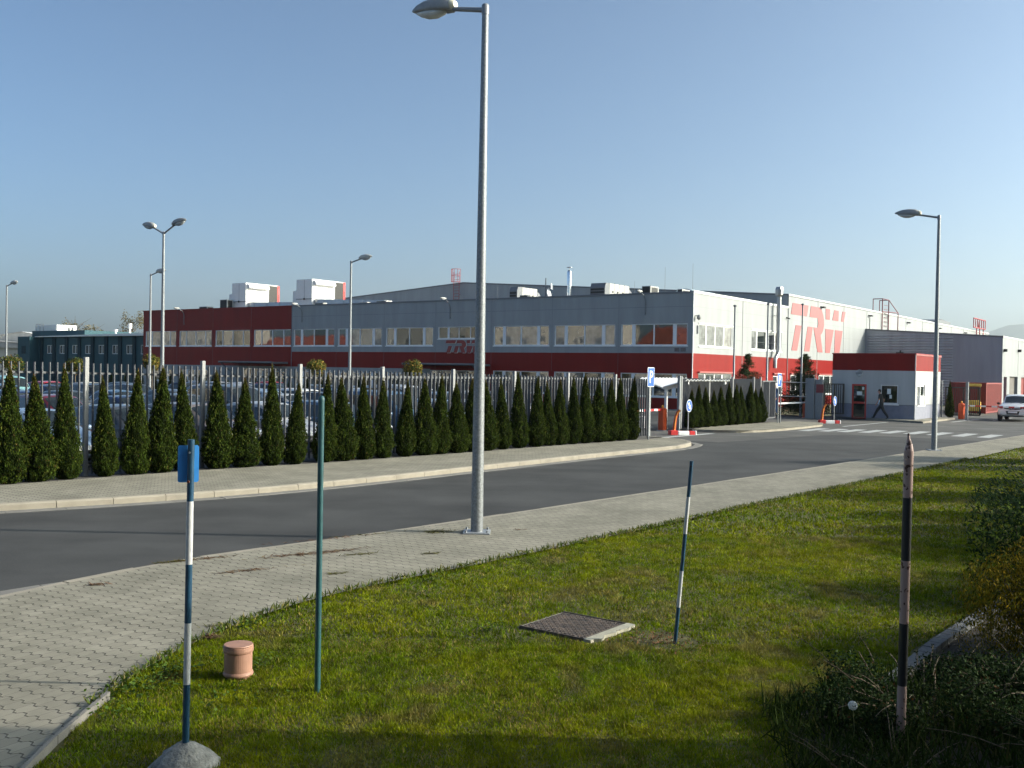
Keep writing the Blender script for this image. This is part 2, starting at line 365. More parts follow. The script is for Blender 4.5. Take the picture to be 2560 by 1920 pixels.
def sheet_between(name, A, B, z, m, n, theta=0., kind='structure'):
    """strip between polylines A and B (both run along the street) with UVs in metres"""
    def param(pl, n):
        L = [0]
        for a, b in zip(pl, pl[1:]): L.append(L[-1] + math.hypot(b[0]-a[0], b[1]-a[1]))
        out = []
        for i in range(n+1):
            d = L[-1]*i/n; k = max(j for j in range(len(L)) if L[j] <= d+1e-9); k = min(k, len(pl)-2)
            f = (d-L[k])/max(1e-9, L[k+1]-L[k]); out.append((pl[k][0]+(pl[k+1][0]-pl[k][0])*f, pl[k][1]+(pl[k+1][1]-pl[k][1])*f))
        return out
    a = param(A, n); b = param(B, n); W = 6
    V = []; UV = []; arc = 0.; cth, sth = math.cos(theta), math.sin(theta)
    for i in range(n+1):
        if i: arc += math.hypot((a[i][0]+b[i][0]-a[i-1][0]-b[i-1][0])/2, (a[i][1]+b[i][1]-a[i-1][1]-b[i-1][1])/2)
        w = math.hypot(a[i][0]-b[i][0], a[i][1]-b[i][1])
        for j in range(W+1):
            f = j/W; p_ = (a[i][0]+(b[i][0]-a[i][0])*f, a[i][1]+(b[i][1]-a[i][1])*f); V.append(st(*p_, z)); UV.append((p_[0]*cth+p_[1]*sth, -p_[0]*sth+p_[1]*cth))
    F = [(i*(W+1)+j, (i+1)*(W+1)+j, (i+1)*(W+1)+j+1, i*(W+1)+j+1) for i in range(n) for j in range(W)]
    me = bpy.data.meshes.new(name); me.from_pydata(V, [], F); me.materials.append(M[m])
    l = me.uv_layers.new(name='UVMap')
    for p in me.polygons:
        for li in p.loop_indices: l.data[li].uv = UV[me.loops[li].vertex_index]
    o = bpy.data.objects.new(name, me); COL.objects.link(o)
    return tag(o, kind=kind)
def kerb_strip(name, pl, w, z0, z1, m, step=1.0, side=1, gap=.012, kind='structure'):
    """kerb stones of ~1 m along a polyline; body lies on the +side (larger t)"""
    mb = MB(); pl = resample(pl, .25)
    L = [0.]
    for a, b in zip(pl, pl[1:]): L.append(L[-1]+math.hypot(b[0]-a[0], b[1]-a[1]))
    def at(d):
        k = 0
        while k < len(L)-2 and L[k+1] < d: k += 1
        f = (d-L[k])/max(1e-9, L[k+1]-L[k]); a, b = pl[k], pl[k+1]
        p = (a[0]+(b[0]-a[0])*f, a[1]+(b[1]-a[1])*f); tx, ty = b[0]-a[0], b[1]-a[1]; l = math.hypot(tx, ty)
        return p, (-ty/l*side, tx/l*side)
    d = 0
    while d < L[-1]-.05:
        e = min(d+step, L[-1]); (p, n), (q, k) = at(d+gap/2), at(e-gap/2)
        c = .03; rings = []
        dz = random.uniform(-.004, .004)
        for (pp, nn) in ((p, n), (q, k)):
            prof = [(0, z0), (0, z1-c+dz), (c, z1+dz), (w, z1+dz), (w, z0)]
            rings.append([st(pp[0]+nn[0]*x, pp[1]+nn[1]*x, z) for x, z in prof])
        mb.loft(rings, 0, True, True)
        d = e
    return tag(mb.build(name, m), kind=kind)

flat('ground', [(-900,-900),(2600,-900),(9000,-200),(9000,6000),(0,6000),(-2000,1500)], -.06, 'ground')
# street: one sheet of asphalt under everything, then lighter worn asphalt, parking lot
flat('street', [(-14,-4),(-14,26),(36.5,22),(36.5,31),(62,31),(62,22.5),(140,22.5),(140,4),(60,4),(20,5)], 0., 'asphalt')
LIGHT = smooth_pl([(46.2,6),(46.3,9.35),(46.6,11.4),(46.3,13.8),(45.3,15.3),(41.4,15.75),(36.6,16.5)])
flat('worn_street', LIGHT + [(36.6,26),(62,26),(62,22.4),(138,22.4),(138,5)], .004, 'asphalt2')
flat('parking_lot_surface', [(-10,21.5),(66,21.5),(66,110),(-10,110)], -.004, 'asphalt3')
# crossing
mb = MB()
for i, t in enumerate([9.18,10.28,11.36,12.4,13.42,14.3,15.2,16.0,16.85]):
    s0_ = 49.25 - max(0, i-3)*.33; s1_ = s0_+3.0
    mb.add([st(s0_,t,.0085), st(s1_,t-.05,.0085), st(s1_,t+.5,.0085), st(s0_,t+.55,.0085)], [(0,1,2,3)])
tag(mb.build('crossing_stripes', 'paint'), kind='structure')
mb = MB()
for (a, b, c, d) in [((36.6,19.2),(41.8,19.0),(41.8,19.35),(36.6,19.55)), ((64.9,14.1),(71.5,13.9),(71.5,14.1),(64.9,14.35)), ((53.5,17.0),(61,16.8),(61,17.0),(53.5,17.2)), ((70.5,12.9),(76,12.7),(76,12.85),(70.5,13.05))]:
    mb.add([st(*p,.0085) for p in (a,b,c,d)], [(0,1,2,3)])
tag(mb.build('road_lines', 'paint'), kind='structure')
# near pavement
sheet_between('near_pavement', [(s,t-.14) for s,t in NEAR_KERB], LAWN_EDGE, .12, 'pavers', 160, .11)
kerb_strip('near_kerb', NEAR_KERB, .15, -.02, .118, 'kerb', side=-1)
kerb_strip('near_gutter', smooth_pl([(-6,8.1),(1,10.6),(5.0,11.62),(6.3,11.6),(7.3,11.52),(8.3,11.36)]), .24, -.02, .012, 'gutter', side=-1)
kerb_strip('lawn_edging', [(s,t) for s,t in LAWN_EDGE if s < 4.5], .06, .0, .165, 'gutter', side=-1)
# far pavement
FK = [(s,t) for s,t in FAR_KERB]
sheet_between('far_pavement', [(s,t+.15) for s,t in FK if s < 35.0]+[(35.9,18.1)], WALK_BACK, .12, 'pavers', 110, -.07)
kerb_strip('far_kerb', FK, .16, -.02, .125, 'kerb', side=1)
kerb_strip('far_gutter', [(s+(.25 if s>34 else 0), t-.36) for s,t in FK if s < 35.9], .30, -.02, .009, 'gutter', side=1)
flat('planting_strip', [(-14,27),(2,22.4)]+WALK_BACK[2:]+[(36.0,19.9),(12,21.9),(-14,28)], .10, 'gravel')
# pavement island between the two gates
ISL = [(42.3,20.4),(42.7,19.2),(43.4,18.35),(45,17.95),(46.6,17.8),(50,17.75),(52.8,17.9),(54.4,18.5),(54.7,20.2),(52.4,20.6),(44.9,20.9)]
def uvpoly(name, poly, z, m):
    o = flat(name, poly, z, m); me = o.data; l = me.uv_layers.new(name='UVMap')
    for p in me.polygons:
        for li in p.loop_indices:
            c = me.vertices[me.loops[li].vertex_index].co; l.data[li].uv = inv(c.x, c.y)
    return o
uvpoly('gate_pavement', ISL, .12, 'pavers')
kerb_strip('gate_kerb', smooth_pl(ISL[:9]), .14, -.02, .117, 'kerb', side=1)
flat('gate_planting_strip', [(42.3,20.5),(44.9,20.85),(52.4,20.55),(52.6,21.6),(42.3,21.6)], .126, 'soil')
# guardhouse island
GI = [(62.9,18.7),(62.2,16.6),(61.5,15.05),(64.7,15.0),(69.4,15.0),(69.4,16.4),(63.3,21)]
uvpoly('guardhouse_pavement', GI, .12, 'pavers')
kerb_strip('guardhouse_kerb', GI[:5], .14, -.02, .117, 'kerb', side=1)
# lawn ground (right of the near pavement) and planting bed
lp = [(s,t-.06) for s,t in LAWN_EDGE]
flat('lawn_soil', lp + [(95,-40),(-12,-40)], .10, 'lawn')
BED = smooth_pl([(7.3,2.75),(7.9,2.5),(8.9,2.38),(9.66,2.40),(10.3,2.39),(11.36,2.32),(13,2.2),(16,2.4),(20,3.0),(26,3.0),(34,2.2)])
flat('planting_bed', [(4.0,-2),(5.2,.9),(6.3,2.2)]+BED+[(34,-12),(4,-12)], .108, 'soil')
# hills on the horizon at the far right
rid = []
for i in range(60):
    x = 2300+i*110; z = 180+ 150*(1-math.exp(-i/9)) + 30*math.sin(i*.55)+18*math.sin(i*1.3) + i*3.5
    if i < 4: z *= .35+.16*i
    rid.append((x, z))
mb = MB(); vs = []
for x, z in rid: vs += [(x, 6200, -5), (x, 6700, z*.62), (x+60, 7300, z*1.17)]
fs = []
for i in range(len(rid)-1):
    for j in range(2): fs.append((i*3+j, i*3+j+1, i*3+j+4, i*3+j+3))
mb.add(vs, fs, 0, True)
M['hill'] = mat('hill_forest', (.06, .08, .045), .95, var=.4, vscale=.004)
tag(mb.build('hills', 'hill'), kind='structure')
# ================================================================== vegetation
class Noise2:
    def __init__(s, cell, seed, n=256): s.c = cell; s.n = n; s.g = np.random.default_rng(seed).random((n, n))
    def __call__(s, x, y):
        x = np.asarray(x)/s.c+1000; y = np.asarray(y)/s.c+1000; i = np.floor(x).astype(int); j = np.floor(y).astype(int)
        fx = x-i; fy = y-j; fx = fx*fx*(3-2*fx); fy = fy*fy*(3-2*fy); n = s.n; g = s.g
        a = g[i%n, j%n]; b = g[(i+1)%n, j%n]; c = g[i%n, (j+1)%n]; d = g[(i+1)%n, (j+1)%n]
        return (a*(1-fx)+b*fx)*(1-fy)+(c*(1-fx)+d*fx)*fy
LE = np.array(LAWN_EDGE); BE = np.array(BED)
def on_lawn(x, y):
    s = UX*x+UY*y; t = -UY*x+UX*y
    e = np.interp(s, LE[:,0], LE[:,1]); be = np.interp(s, BE[:,0], BE[:,1], left=-99)
    be = np.where(s < 7.3, np.interp(s, [4.0,5.2,6.3,7.3], [-2,.9,2.2,2.75]), be)
    wob = (Noise2(.35, 5)(x, y)-.5)*.16
    ok = (t < e+np.where(s<4.5,-.06,.05)+wob*1.3) & (t > be+np.where(s<7.4,-.30,.02)+wob)
    man = (s > 8.12) & (s < 8.98) & (t > 4.86) & (t < 5.80)
    bare = (s-8.65)**2+(t-4.42)**2 < .10
    return ok & ~man & ~(bare & (RNG.random(len(x)) < .75))
n1 = Noise2(.55, 11); n2 = Noise2(.16, 12); n3 = Noise2(2.3, 13)
def blades(n, ya, yb, w, h0, h1):
    y = np.sqrt(RNG.random(n)*(yb**2-ya**2)+ya**2); x = (RNG.random(n)*2-1)*(.53*y+.9)
    k = on_lawn(x, y); x, y = x[k], y[k]
    pat = n1(x, y)*.45+n2(x, y)*.3+n3(x, y)*.25
    k = RNG.random(len(x)) < .55+.75*pat; x, y, pat = x[k], y[k], pat[k]; n = len(x)
    a = RNG.random(n)*2*PI; h = (h0+(h1-h0)*RNG.random(n)**1.6)*(.55+.9*n2(x*1.3, y*1.3)); ww = w*(.6+.8*RNG.random(n))
    lean = 1.1*RNG.random(n)*h; la = RNG.random(n)*2*PI
    dx, dy = np.cos(a)*ww/2, np.sin(a)*ww/2; z = np.full(n, .10)
    V = np.empty((n, 3, 3)); V[:,0] = np.c_[x-dx, y-dy, z]; V[:,1] = np.c_[x+dx, y+dy, z]
    V[:,2] = np.c_[x+np.cos(la)*lean, y+np.sin(la)*lean, z+h]
    q = np.clip((pat-.28)/.5+RNG.normal(0, .22, n), 0, 1)[:,None]
    g = np.array([.11,.17,.003])*(1-q)+np.array([.215,.235,.004])*q
    tan = np.clip((n1(x*1.0+17, y*.8+5)*.6+n2(x*.7+3, y*.7)*.4-.64)*6, 0, 1)[:,None]*(.35+.45*RNG.random((n,1))); g = g*(1-tan)+np.array([.215,.165,.062])*tan
    dry = RNG.random(n) < .05+.22*np.clip((n1(x+40, y)-.52)*3, 0, 1); g[dry] = np.array([.30,.235,.065])*(.6+.6*RNG.random((dry.sum(),1)))
    g *= .92*(.7+.6*RNG.random((n,1)))*(.62+.75*n2(x*1.6+9, y*1.1+4))[:,None]
    return V.reshape(-1,3), np.repeat(g, 3, 0)
VV, CC = zip(*[blades(430000, 5.2, 9.5, .0078, .014, .040), blades(360000, 9.5, 16, .012, .016, .045), blades(240000, 16, 28, .024, .022, .06), blades(130000, 28, 50, .045, .025, .07)])
VV = np.concatenate(VV); CC = np.concatenate(CC)
tag(raw('lawn_grass', VV, np.arange(len(VV)).reshape(-1,3), 'bladem', CC), kind='stuff')

def leaves(P, N, size, asp, col, up=None, jit=.6, fold=True):
    """rhombic leaf faces at points P facing roughly N; size array; returns V,F(quads),C"""
    n = len(P); N = N+RNG.normal(0, jit, (n,3)); N /= np.linalg.norm(N, axis=1)[:,None]+1e-9
    ax = RNG.normal(0, 1, (n,3)) if up is None else up+RNG.normal(0, .35, (n,3))
    ax -= N*(ax*N).sum(1)[:,None]; ax /= np.linalg.norm(ax, axis=1)[:,None]+1e-9
    b = np.cross(N, ax); s = np.asarray(size).reshape(-1,1)*np.ones((n,1))
    V = np.stack([P-ax*s*.5, P+b*s*asp*.5, P+ax*s*.5, P-b*s*asp*.5], 1).reshape(-1,3)
    return V, np.arange(4*n).reshape(-1,4), np.repeat(col, 4, 0)
def pal(n, cols, wts, v=.3):
    c = np.array(cols)[RNG.choice(len(cols), n, p=np.array(wts)/sum(wts))]
    return c*(1-v+2*v*RNG.random((n,1)))
def join(parts):
    V, F, C = [], [], []; o = 0
    for v, f, c in parts: V.append(v); F.append(f+o); C.append(c); o += len(v)
    return np.concatenate(V), np.concatenate(F), np.concatenate(C)
def core(prof, n, lump, col, seed):
    r = np.random.default_rng(seed); V = []
    for rr, z in prof:
        for k in range(n):
            a = 2*PI*k/n; q = rr*(1+lump*(r.random()-.5)*2); V.append((q*math.cos(a), q*math.sin(a), z))
    m = len(prof); F = [(i*n+j, i*n+(j+1)%n, (i+1)*n+(j+1)%n, (i+1)*n+j) for i in range(m-1) for j in range(n)]
    return np.array(V), np.array(F), np.tile(np.array(col), (len(V),1))
THP = [(0,.55),(.05,.85),(.14,1.0),(.28,.93),(.45,.74),(.62,.52),(.78,.33),(.9,.18),(1,.03)]
def thuja_mesh(h, r, n, seed):
    g = np.random.default_rng(seed); zz = 1-np.sqrt(g.random(n)*.98); zz = np.where(g.random(n) < .35, g.random(n), zz)
    R = np.interp(zz, [p[0] for p in THP], [p[1] for p in THP])*r; th = g.random(n)*2*PI
    nz = Noise2(.5, seed+50); lump = (nz(th*1.3, zz*6)-.5)*.55+(nz(th*3+9, zz*15)-.5)*.35
    depth = g.random(n)**2*.25; rad = R*(1+lump)*(1.0-depth)+.012*g.normal(0,1,n)
    out = np.c_[np.cos(th), np.sin(th), np.zeros(n)]
    P = np.c_[rad*np.cos(th), rad*np.sin(th), zz*h+.02]
    tang = np.c_[-np.sin(th), np.cos(th), np.zeros(n)]
    N = out*.6+tang*g.normal(0,.8,(n,1))
    col = pal(n, [(.018,.032,.004),(.030,.048,.005),(.055,.072,.008),(.07,.045,.014)], [5,4,1.2,.25], .3)
    # each spray of twigs has its own tone; tips of the leader go brown
    tone = .45+1.1*nz(th*2.2+3, zz*9+7); col *= tone[:,None]
    tip = np.clip((zz-.86)/.14, 0, 1)[:,None]*g.random((n,1)); col = col*(1-tip*.7)+np.array([.15,.085,.03])*tip*.7
    up = np.tile(np.array([0,0,1.0]), (n,1))+out*.25
    a = leaves(P, N, .032+.03*g.random(n), .42, col, up, .35)
    m = 420   # loose leading sprays that break the outline
    zz2 = g.random(m)**.8; th2 = g.random(m)*2*PI; R2 = np.interp(zz2, [p[0] for p in THP], [p[1] for p in THP])*r*(1.02+.16*g.random(m))
    P2 = np.c_[R2*np.cos(th2), R2*np.sin(th2), zz2*h+.06]
    b = leaves(P2, np.c_[-np.sin(th2), np.cos(th2), np.zeros(m)], .05+.05*g.random(m), .3, pal(m, [(.05,.068,.008),(.075,.085,.012)], [2,1]), np.tile(np.array([0,0,1.0]), (m,1)), .3)
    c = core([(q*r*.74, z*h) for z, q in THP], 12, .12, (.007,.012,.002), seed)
    t3 = np.linspace(.95, 1.05, 40); w = leaves(np.c_[g.normal(0,.012,40), g.normal(0,.012,40), t3*h], g.normal(0,1,(40,3)), .07, .25, pal(40, [(.13,.075,.03),(.09,.10,.02)], [2,1]), np.tile(np.array([0,0,1.0]), (40,1)), .3)
    return join([a, b, c, w])
TH = []
for i in range(6):
    hh = [2.38, 2.25, 2.5, 2.3, 2.42, 2.2][i]; V, F, C = thuja_mesh(hh, [.335,.31,.34,.30,.345,.315][i], 15000, 100+i)
    o = thing('thuja', None, 'shrub'); raw('crown', V, F, 'leafy', C, o)
    mb = MB(); mb.tube([(0,0,-.05),(.01,0,.3),(0,.01,hh*.8)], [.03,.028,.008], 7); mb.build('trunk', 'bark', o)
    TH.append([o, True])
def place_thuja(i, s, t, z, sc, label, group, rz=None):
    src, fresh = TH[i % 6]
    if fresh: o = src; TH[i % 6][1] = False
    else: o = copy_tree(src)
    o.location = st(s, t, z); o.scale = (sc[0], sc[0], sc[1]); o.rotation_euler.z = random.random()*6.28 if rz is None else rz
    o.rotation_euler.x = random.uniform(-.045, .045); o.rotation_euler.y = random.uniform(-.045, .045)
    return tag(o, label, 'shrub', group)
TS = [11.05,11.71,12.32,13.23,13.92,14.57,15.26,16.12,16.83,17.59,18.26,19.2,19.87,20.59,21.27,22.13,22.91,23.53,24.3,25.0,25.7,26.53,27.34,28.26,28.98,29.54,30.32,31.06,31.79,32.5,33.2,33.92]
TH_H = [2.38,2.22,2.42,2.18,2.36,2.42,2.36,2.34,2.16,2.5,2.1,2.3,2.2,2.25,2.2,2.15,2.22,2.3,2.1,2.2,2.15,2.2,2.42,2.3,2.12,2.2,2.3,2.4,2.22,2.2,2.3,2.35]
DESC = {0:'leftmost tall thuja cut by the left photo edge', 3:'short brown tipped thuja just right of the first thick white fence post', 5:'tall thuja left of the second white fence post'}
for i, (s, h) in enumerate(zip(TS, TH_H)):
    t = at_s(WALK_BACK, s)+.36
    base = [2.38, 2.25, 2.5, 2.3, 2.42, 2.2][i % 6]
    look = 'tall' if h > 2.33 else 'short' if h < 2.17 else 'medium height'
    lab = f'{look} columnar thuja planted before the picket fence, {ORD[i]} from the left'
    place_thuja(i, s, t, .09, (random.uniform(.84,1.16), h/base), lab, 'columnar thujas in front of the near picket fence')
for i in range(11):
    s = 43.0+i*.86; t = 20.82+.03*math.sin(i*2); h = [1.72,1.95,1.85,1.7,1.85,2.05,2.0,1.85,2.1,1.75,1.82][i]
    place_thuja(i+2, s, t, .12, (.95, h/[2.38,2.25,2.5,2.3,2.42,2.2][(i+2)%6]), f'dark green columnar thuja on the pavement island between the gates, {ORD[i]} from the left', 'thujas between the two gates')
for k, (s, t, h) in enumerate([(42.9,25.6,2.0),(45.2,25.9,2.0),(47.4,26.3,1.9)]):
    place_thuja(k, s, t, 0., (1.05, h/2.38), ['dark thuja behind the parking sign beside the bike shelter','dark thuja left of the bike shelter post','dark thuja right of the bike shelter post'][k], 'thujas around the bike shelter')
place_thuja(1, 70.2, 15.5, .1, (.85, 1.02), 'slim thuja between the guardhouse and the dark sliding gate', None)

def blob_cloud(blobs, dens, size, asp, cols, wts, seed, inner=.35, up=None, flat=0.):
    g = np.random.default_rng(seed); parts = []
    for (cx, cy, cz, rx, ry, rz) in blobs:
        n = int(dens*(rx*ry+ry*rz+rx*rz)); d = g.normal(0, 1, (n,3)); d /= np.linalg.norm(d, axis=1)[:,None]
        nz = Noise2(.6, seed+int(cx*100) % 97); rad = (1-inner*g.random(n)**1.5)*(.82+.4*nz(d[:,0]*2+d[:,2], d[:,1]*2-d[:,2]))
        P = d*rad[:,None]*np.array([rx, ry, rz])+np.array([cx, cy, cz]); k = P[:,2] > .02; P, d2 = P[k], d[k]
        c = pal(len(P), cols, wts, .35)*(.7+.6*nz(P[:,0]*3, P[:,1]*3+P[:,2]*2))[:,None]
        parts.append(leaves(P, d2, size*(.6+.8*g.random(len(P))), asp, c, up if up is None else np.tile(np.array(up), (len(P),1)), .7))
    return join(parts)
def globe_tree(h, r, seed, cols, wts, label, loc, group=None):
    o = thing('globe_tree', label, 'tree', loc, 0, group); g = random.Random(seed)
    blobs = [(g.uniform(-.4,.4)*r, g.uniform(-.4,.4)*r, h-r*1.0+g.uniform(-.35,.35)*r, r*g.uniform(.5,.75), r*g.uniform(.5,.75), r*g.uniform(.4,.7)) for _ in range(7)]
    V, F, C = blob_cloud(blobs, 480, .12, .7, cols, wts, seed); raw('crown', V, F, 'leaf', C, o)
    mb = MB(); mb.tube([(0,0,0),(.02,0,h*.4),(0,.01,h-r)], [.05,.045,.035], 8)
    for k in range(6): mb.tube([(0,0,h-r*1.3),(g.uniform(-.6,.6)*r, g.uniform(-.6,.6)*r, h-r*.5)], [.03,.008], 5)
    mb.build('trunk', 'bark', o); return o
AUT = [(.05,.075,.018),(.15,.14,.03),(.22,.13,.03)]
globe_tree(3.5, .8, 1, AUT, [3,3,2], 'ball headed tree with golden edge leaves before the facade, right of the lamp mast', st(52.2, 46.2), 'ball trees in the car park')
globe_tree(3.4, .72, 2, AUT, [2,4,2], 'yellowish ball headed tree left of the single armed lamp mast', st(49.0, 52.3), 'ball trees in the car park')
globe_tree(3.5, .72, 3, AUT, [2,4,2], 'ball headed tree in front of the red facade, above the second white fence post', st(43.5, 63.2), 'ball trees in the car park')
globe_tree(3.2, .75, 4, AUT, [4,2,1], 'olive ball headed tree at the left end of the red facade', st(40.8, 68.5), 'ball trees in the car park')
globe_tree(3.3, .8, 5, AUT, [5,1,1], 'dark green ball headed tree in front of the teal building, near the left photo edge', st(37.2, 70.5), 'ball trees in the car park')
globe_tree(2.6, .7, 6, AUT, [4,2,1], 'small bushy tree at the left photo edge below the white halls', st(35.6, 72.5), 'ball trees in the car park')
# low hedge conifers along the facade
V, F, C = thuja_mesh(1.7, .36, 2200, 300)
hsrc = None
for i in range(26):
    t = 41.5+i*2.15
    if hsrc is None:
        hsrc = thing('hedge_conifer', None, 'shrub'); raw('crown', V, F, 'leafy', C, hsrc); o = hsrc
        mb = MB(); mb.tube([(0,0,-.05),(0,0,1.2)], [.03,.01], 6); mb.build('trunk', 'bark', o)
    else: o = copy_tree(hsrc)
    o.location = st(62.0-(.0 if t < 85 else .12*(t-85)), t, 0); sc = random.uniform(.85, 1.2); o.scale = (sc, sc, sc*random.uniform(.9,1.1)); o.rotation_euler.z = random.random()*6
    tag(o, 'small dark conifer standing in the row along the foot of the long facade', 'shrub', 'small conifers along the factory facade')

def spruce(h, r, seed, label, loc):
    o = thing('spruce', label, 'tree', loc); g = random.Random(seed); parts = []
    mb = MB(); mb.tube([(0,0,0),(.02,.01,h*.5),(0,0,h)], [.08,.05,.006], 8)
    rr = np.random.default_rng(seed); z = .25
    while z < h*.985:
        L = r*(1-z/h)**.8*g.uniform(.5,1.25)+.06
        for k in range(g.randint(5,8)):
            a = g.uniform(0, 2*PI); dr = g.uniform(-.15,.12); e = (math.cos(a)*L, math.sin(a)*L, z+L*dr+.05)
            mb.tube([(0,0,z),(e[0]*.5,e[1]*.5,z+L*.04),e], [.014,.010,.003], 4)
            n = int(40+L*260); u = rr.random(n)**.6
            P = np.c_[e[0]*u, e[1]*u, z+(e[2]-z)*u*u]+rr.normal(0, .045+.07*L, (n,3))*np.array([1,1,.75])
            parts.append(leaves(P, rr.normal(0,1,(n,3)), .05+.05*rr.random(n), .3, pal(n, [(.018,.032,.012),(.035,.055,.02),(.055,.08,.03)], [3,3,1]), np.tile(np.array([math.cos(a), math.sin(a), .2]), (n,1)), .5))
        z += g.uniform(.10,.19)
    V, F, C = join(parts); raw('crown', V, F, 'leafy', C, o); mb.build('trunk', 'bark', o); return o
spruce(4.0, 1.5, 21, 'young spruce in front of the silver exhaust chimney', st(61.0, 25.6))
spruce(4.15, 1.7, 22, 'young spruce with bare thin top between flagpole and grey gate column', st(66.5, 23.9))
def shrub(name, label, loc, blobs, dens, size, asp, cols, wts, seed, group=None, up=None, inner=.5, stems=10, matn='leaf'):
    o = thing(name, label, 'shrub', loc, 0, group); V, F, C = blob_cloud(blobs, dens, size, asp, cols, wts, seed, inner, up); raw('foliage', V, F, matn, C, o)
    g = random.Random(seed); mb = MB()
    for k in range(stems):
        b = g.choice(blobs); mb.tube([(b[0]*.2, b[1]*.2, -.03), (b[0]*.6+g.uniform(-.1,.1), b[1]*.6+g.uniform(-.1,.1), b[2]*.6), (b[0]+g.uniform(-.6,.6)*b[3], b[1]+g.uniform(-.6,.6)*b[4], b[2]+g.uniform(0,.9)*b[5])], [.014,.01,.003], 5)
    mb.build('stems', 'bark', o); return o
DK = [(.012,.022,.010),(.025,.038,.014),(.045,.055,.02)]
shrub('gate_shrub', 'dark mound of evergreen shrubs behind the white barrier boom', st(65.5, 25.2), [(-1.5,.6,.7,1.3,1.2,.9),(.4,0,.8,1.5,1.3,1.1),(1.8,-1.0,.7,1.2,1.2,1.0),(-2.6,1.6,.5,1,1,.8)], 260, .12, .5, DK, [3,3,1], 31)
# planting bed along the right photo edge
JUN = [(.014,.032,.014),(.026,.05,.02),(.05,.075,.03)]
rb = random.Random(5)
def low_bush(label, loc, R, seed, H=.5, cols=None, w=None):
    g = random.Random(seed); bl = []
    for k in range(14):
        a = g.uniform(0, 2*PI); d = R*math.sqrt(g.random()); bl.append((math.cos(a)*d, math.sin(a)*d, H*g.uniform(.3,.65)*(1-.45*d/R), R*g.uniform(.22,.4), R*g.uniform(.22,.4), H*g.uniform(.3,.5)))
    o = shrub('cotoneaster', label, loc, bl, 6500, .027, .55, cols or [(.010,.022,.007),(.018,.036,.010),(.045,.065,.022),(.06,.03,.012)], w or [4,4,1.2,.3], seed, None, None, .6, 20)
    mb = MB(); parts = []; rr = np.random.default_rng(seed)
    for k in range(22):   # arching bare shoots with tiny leaves
        a = g.uniform(0, 2*PI); b = R*g.uniform(.3,.85); l = g.uniform(.25,.55); p0 = Vector((math.cos(a)*b, math.sin(a)*b, H*.45)); d = Vector((math.cos(a), math.sin(a), g.uniform(.1,1.1))).normalized()
        pts = [p0 + d*l*u + Vector((0,0,-.10*u*u)) for u in (0,.35,.7,1.)]; mb.tube(pts, [.005,.004,.003,.0015], 4)
        n = 26; u = rr.random(n); P = np.array([p0+d*l*x+Vector((0,0,-.10*x*x)) for x in u])+rr.normal(0,.006,(n,3))
        parts.append(leaves(P, rr.normal(0,1,(n,3)), .018+.01*rr.random(n), .5, pal(n, [(.02,.03,.012),(.05,.055,.025)], [3,1])))
    V, F, C = join(parts); raw('shoot_leaves', V, F, 'leaf', C, o); mb.build('shoots', 'bark', o); return o
low_bush('low dark spreading shrub with bare arching shoots at the lower right, behind the dandelion clock', (3.1,7.55,.1), .85, 41, .5)
low_bush('low dark shrub at the bottom right corner of the photo, right of the rusty pole', (3.85,6.2,.1), .85, 42, .45, [(.010,.02,.007),(.022,.034,.011),(.07,.075,.03),(.11,.05,.02)], [4,4,1.5,.5])
low_bush('low dark shrub at the bottom edge, left of the rusty pole', (2.45,6.25,.1), .45, 43, .2)
low_bush('low grey green shrub below the golden bush', (4.25,7.75,.1), .8, 44, .48, [(.012,.026,.008),(.022,.042,.012),(.05,.075,.022)], [3,4,1.2])
GB = [(0,0,.55,.55,.55,.6),(-.45,-.1,.4,.5,.5,.45),(.4,.3,.65,.6,.6,.6),(.1,-.45,.45,.55,.5,.5),(.75,-.2,.6,.6,.6,.7),(-.2,.4,.45,.5,.5,.5),(.9,.5,.7,.6,.6,.65)]
shrub('golden_shrub', 'golden yellow feathery shrub at the right photo edge', (5.0,9.15,.1), GB, 7500, .036, .3, [(.11,.09,.006),(.19,.14,.008),(.055,.06,.006),(.28,.18,.012)], [3,3,3,1.2], 51, None, (0,0,1.), .55, 30)
SP = [(0,0,.65,.75,.75,.65),(-.5,.2,.75,.5,.6,.4),(.5,-.2,.85,.7,.7,.55),(-.25,-.5,.45,.6,.5,.4),(.3,.6,.7,.7,.6,.55),(-.55,-.1,.35,.55,.55,.35),(1.1,.2,.9,.7,.7,.6)]
shrub('yew_shrub', 'dark evergreen shrub with bright green tips above the golden bush', (6.35,11.6,.1), SP, 1700, .06, .35, [(.012,.026,.009),(.024,.045,.013),(.10,.15,.025)], [5,4,1.6], 52)
JB = [(0,0,.6,1.0,.9,.6),(-.8,-.2,.75,.7,.6,.3),(.6,.3,.8,.9,.9,.6),(-.5,.6,.85,.8,.6,.35),(1.2,-.3,.8,.9,.8,.6),(-1.1,.35,.7,.5,.45,.25)]
shrub('juniper', 'feathery spreading juniper at the right photo edge behind the evergreen shrub', (8.5,15.0,.1), JB, 1100, .09, .2, JUN, [3,4,2], 53, None, (-.7,0,.6))
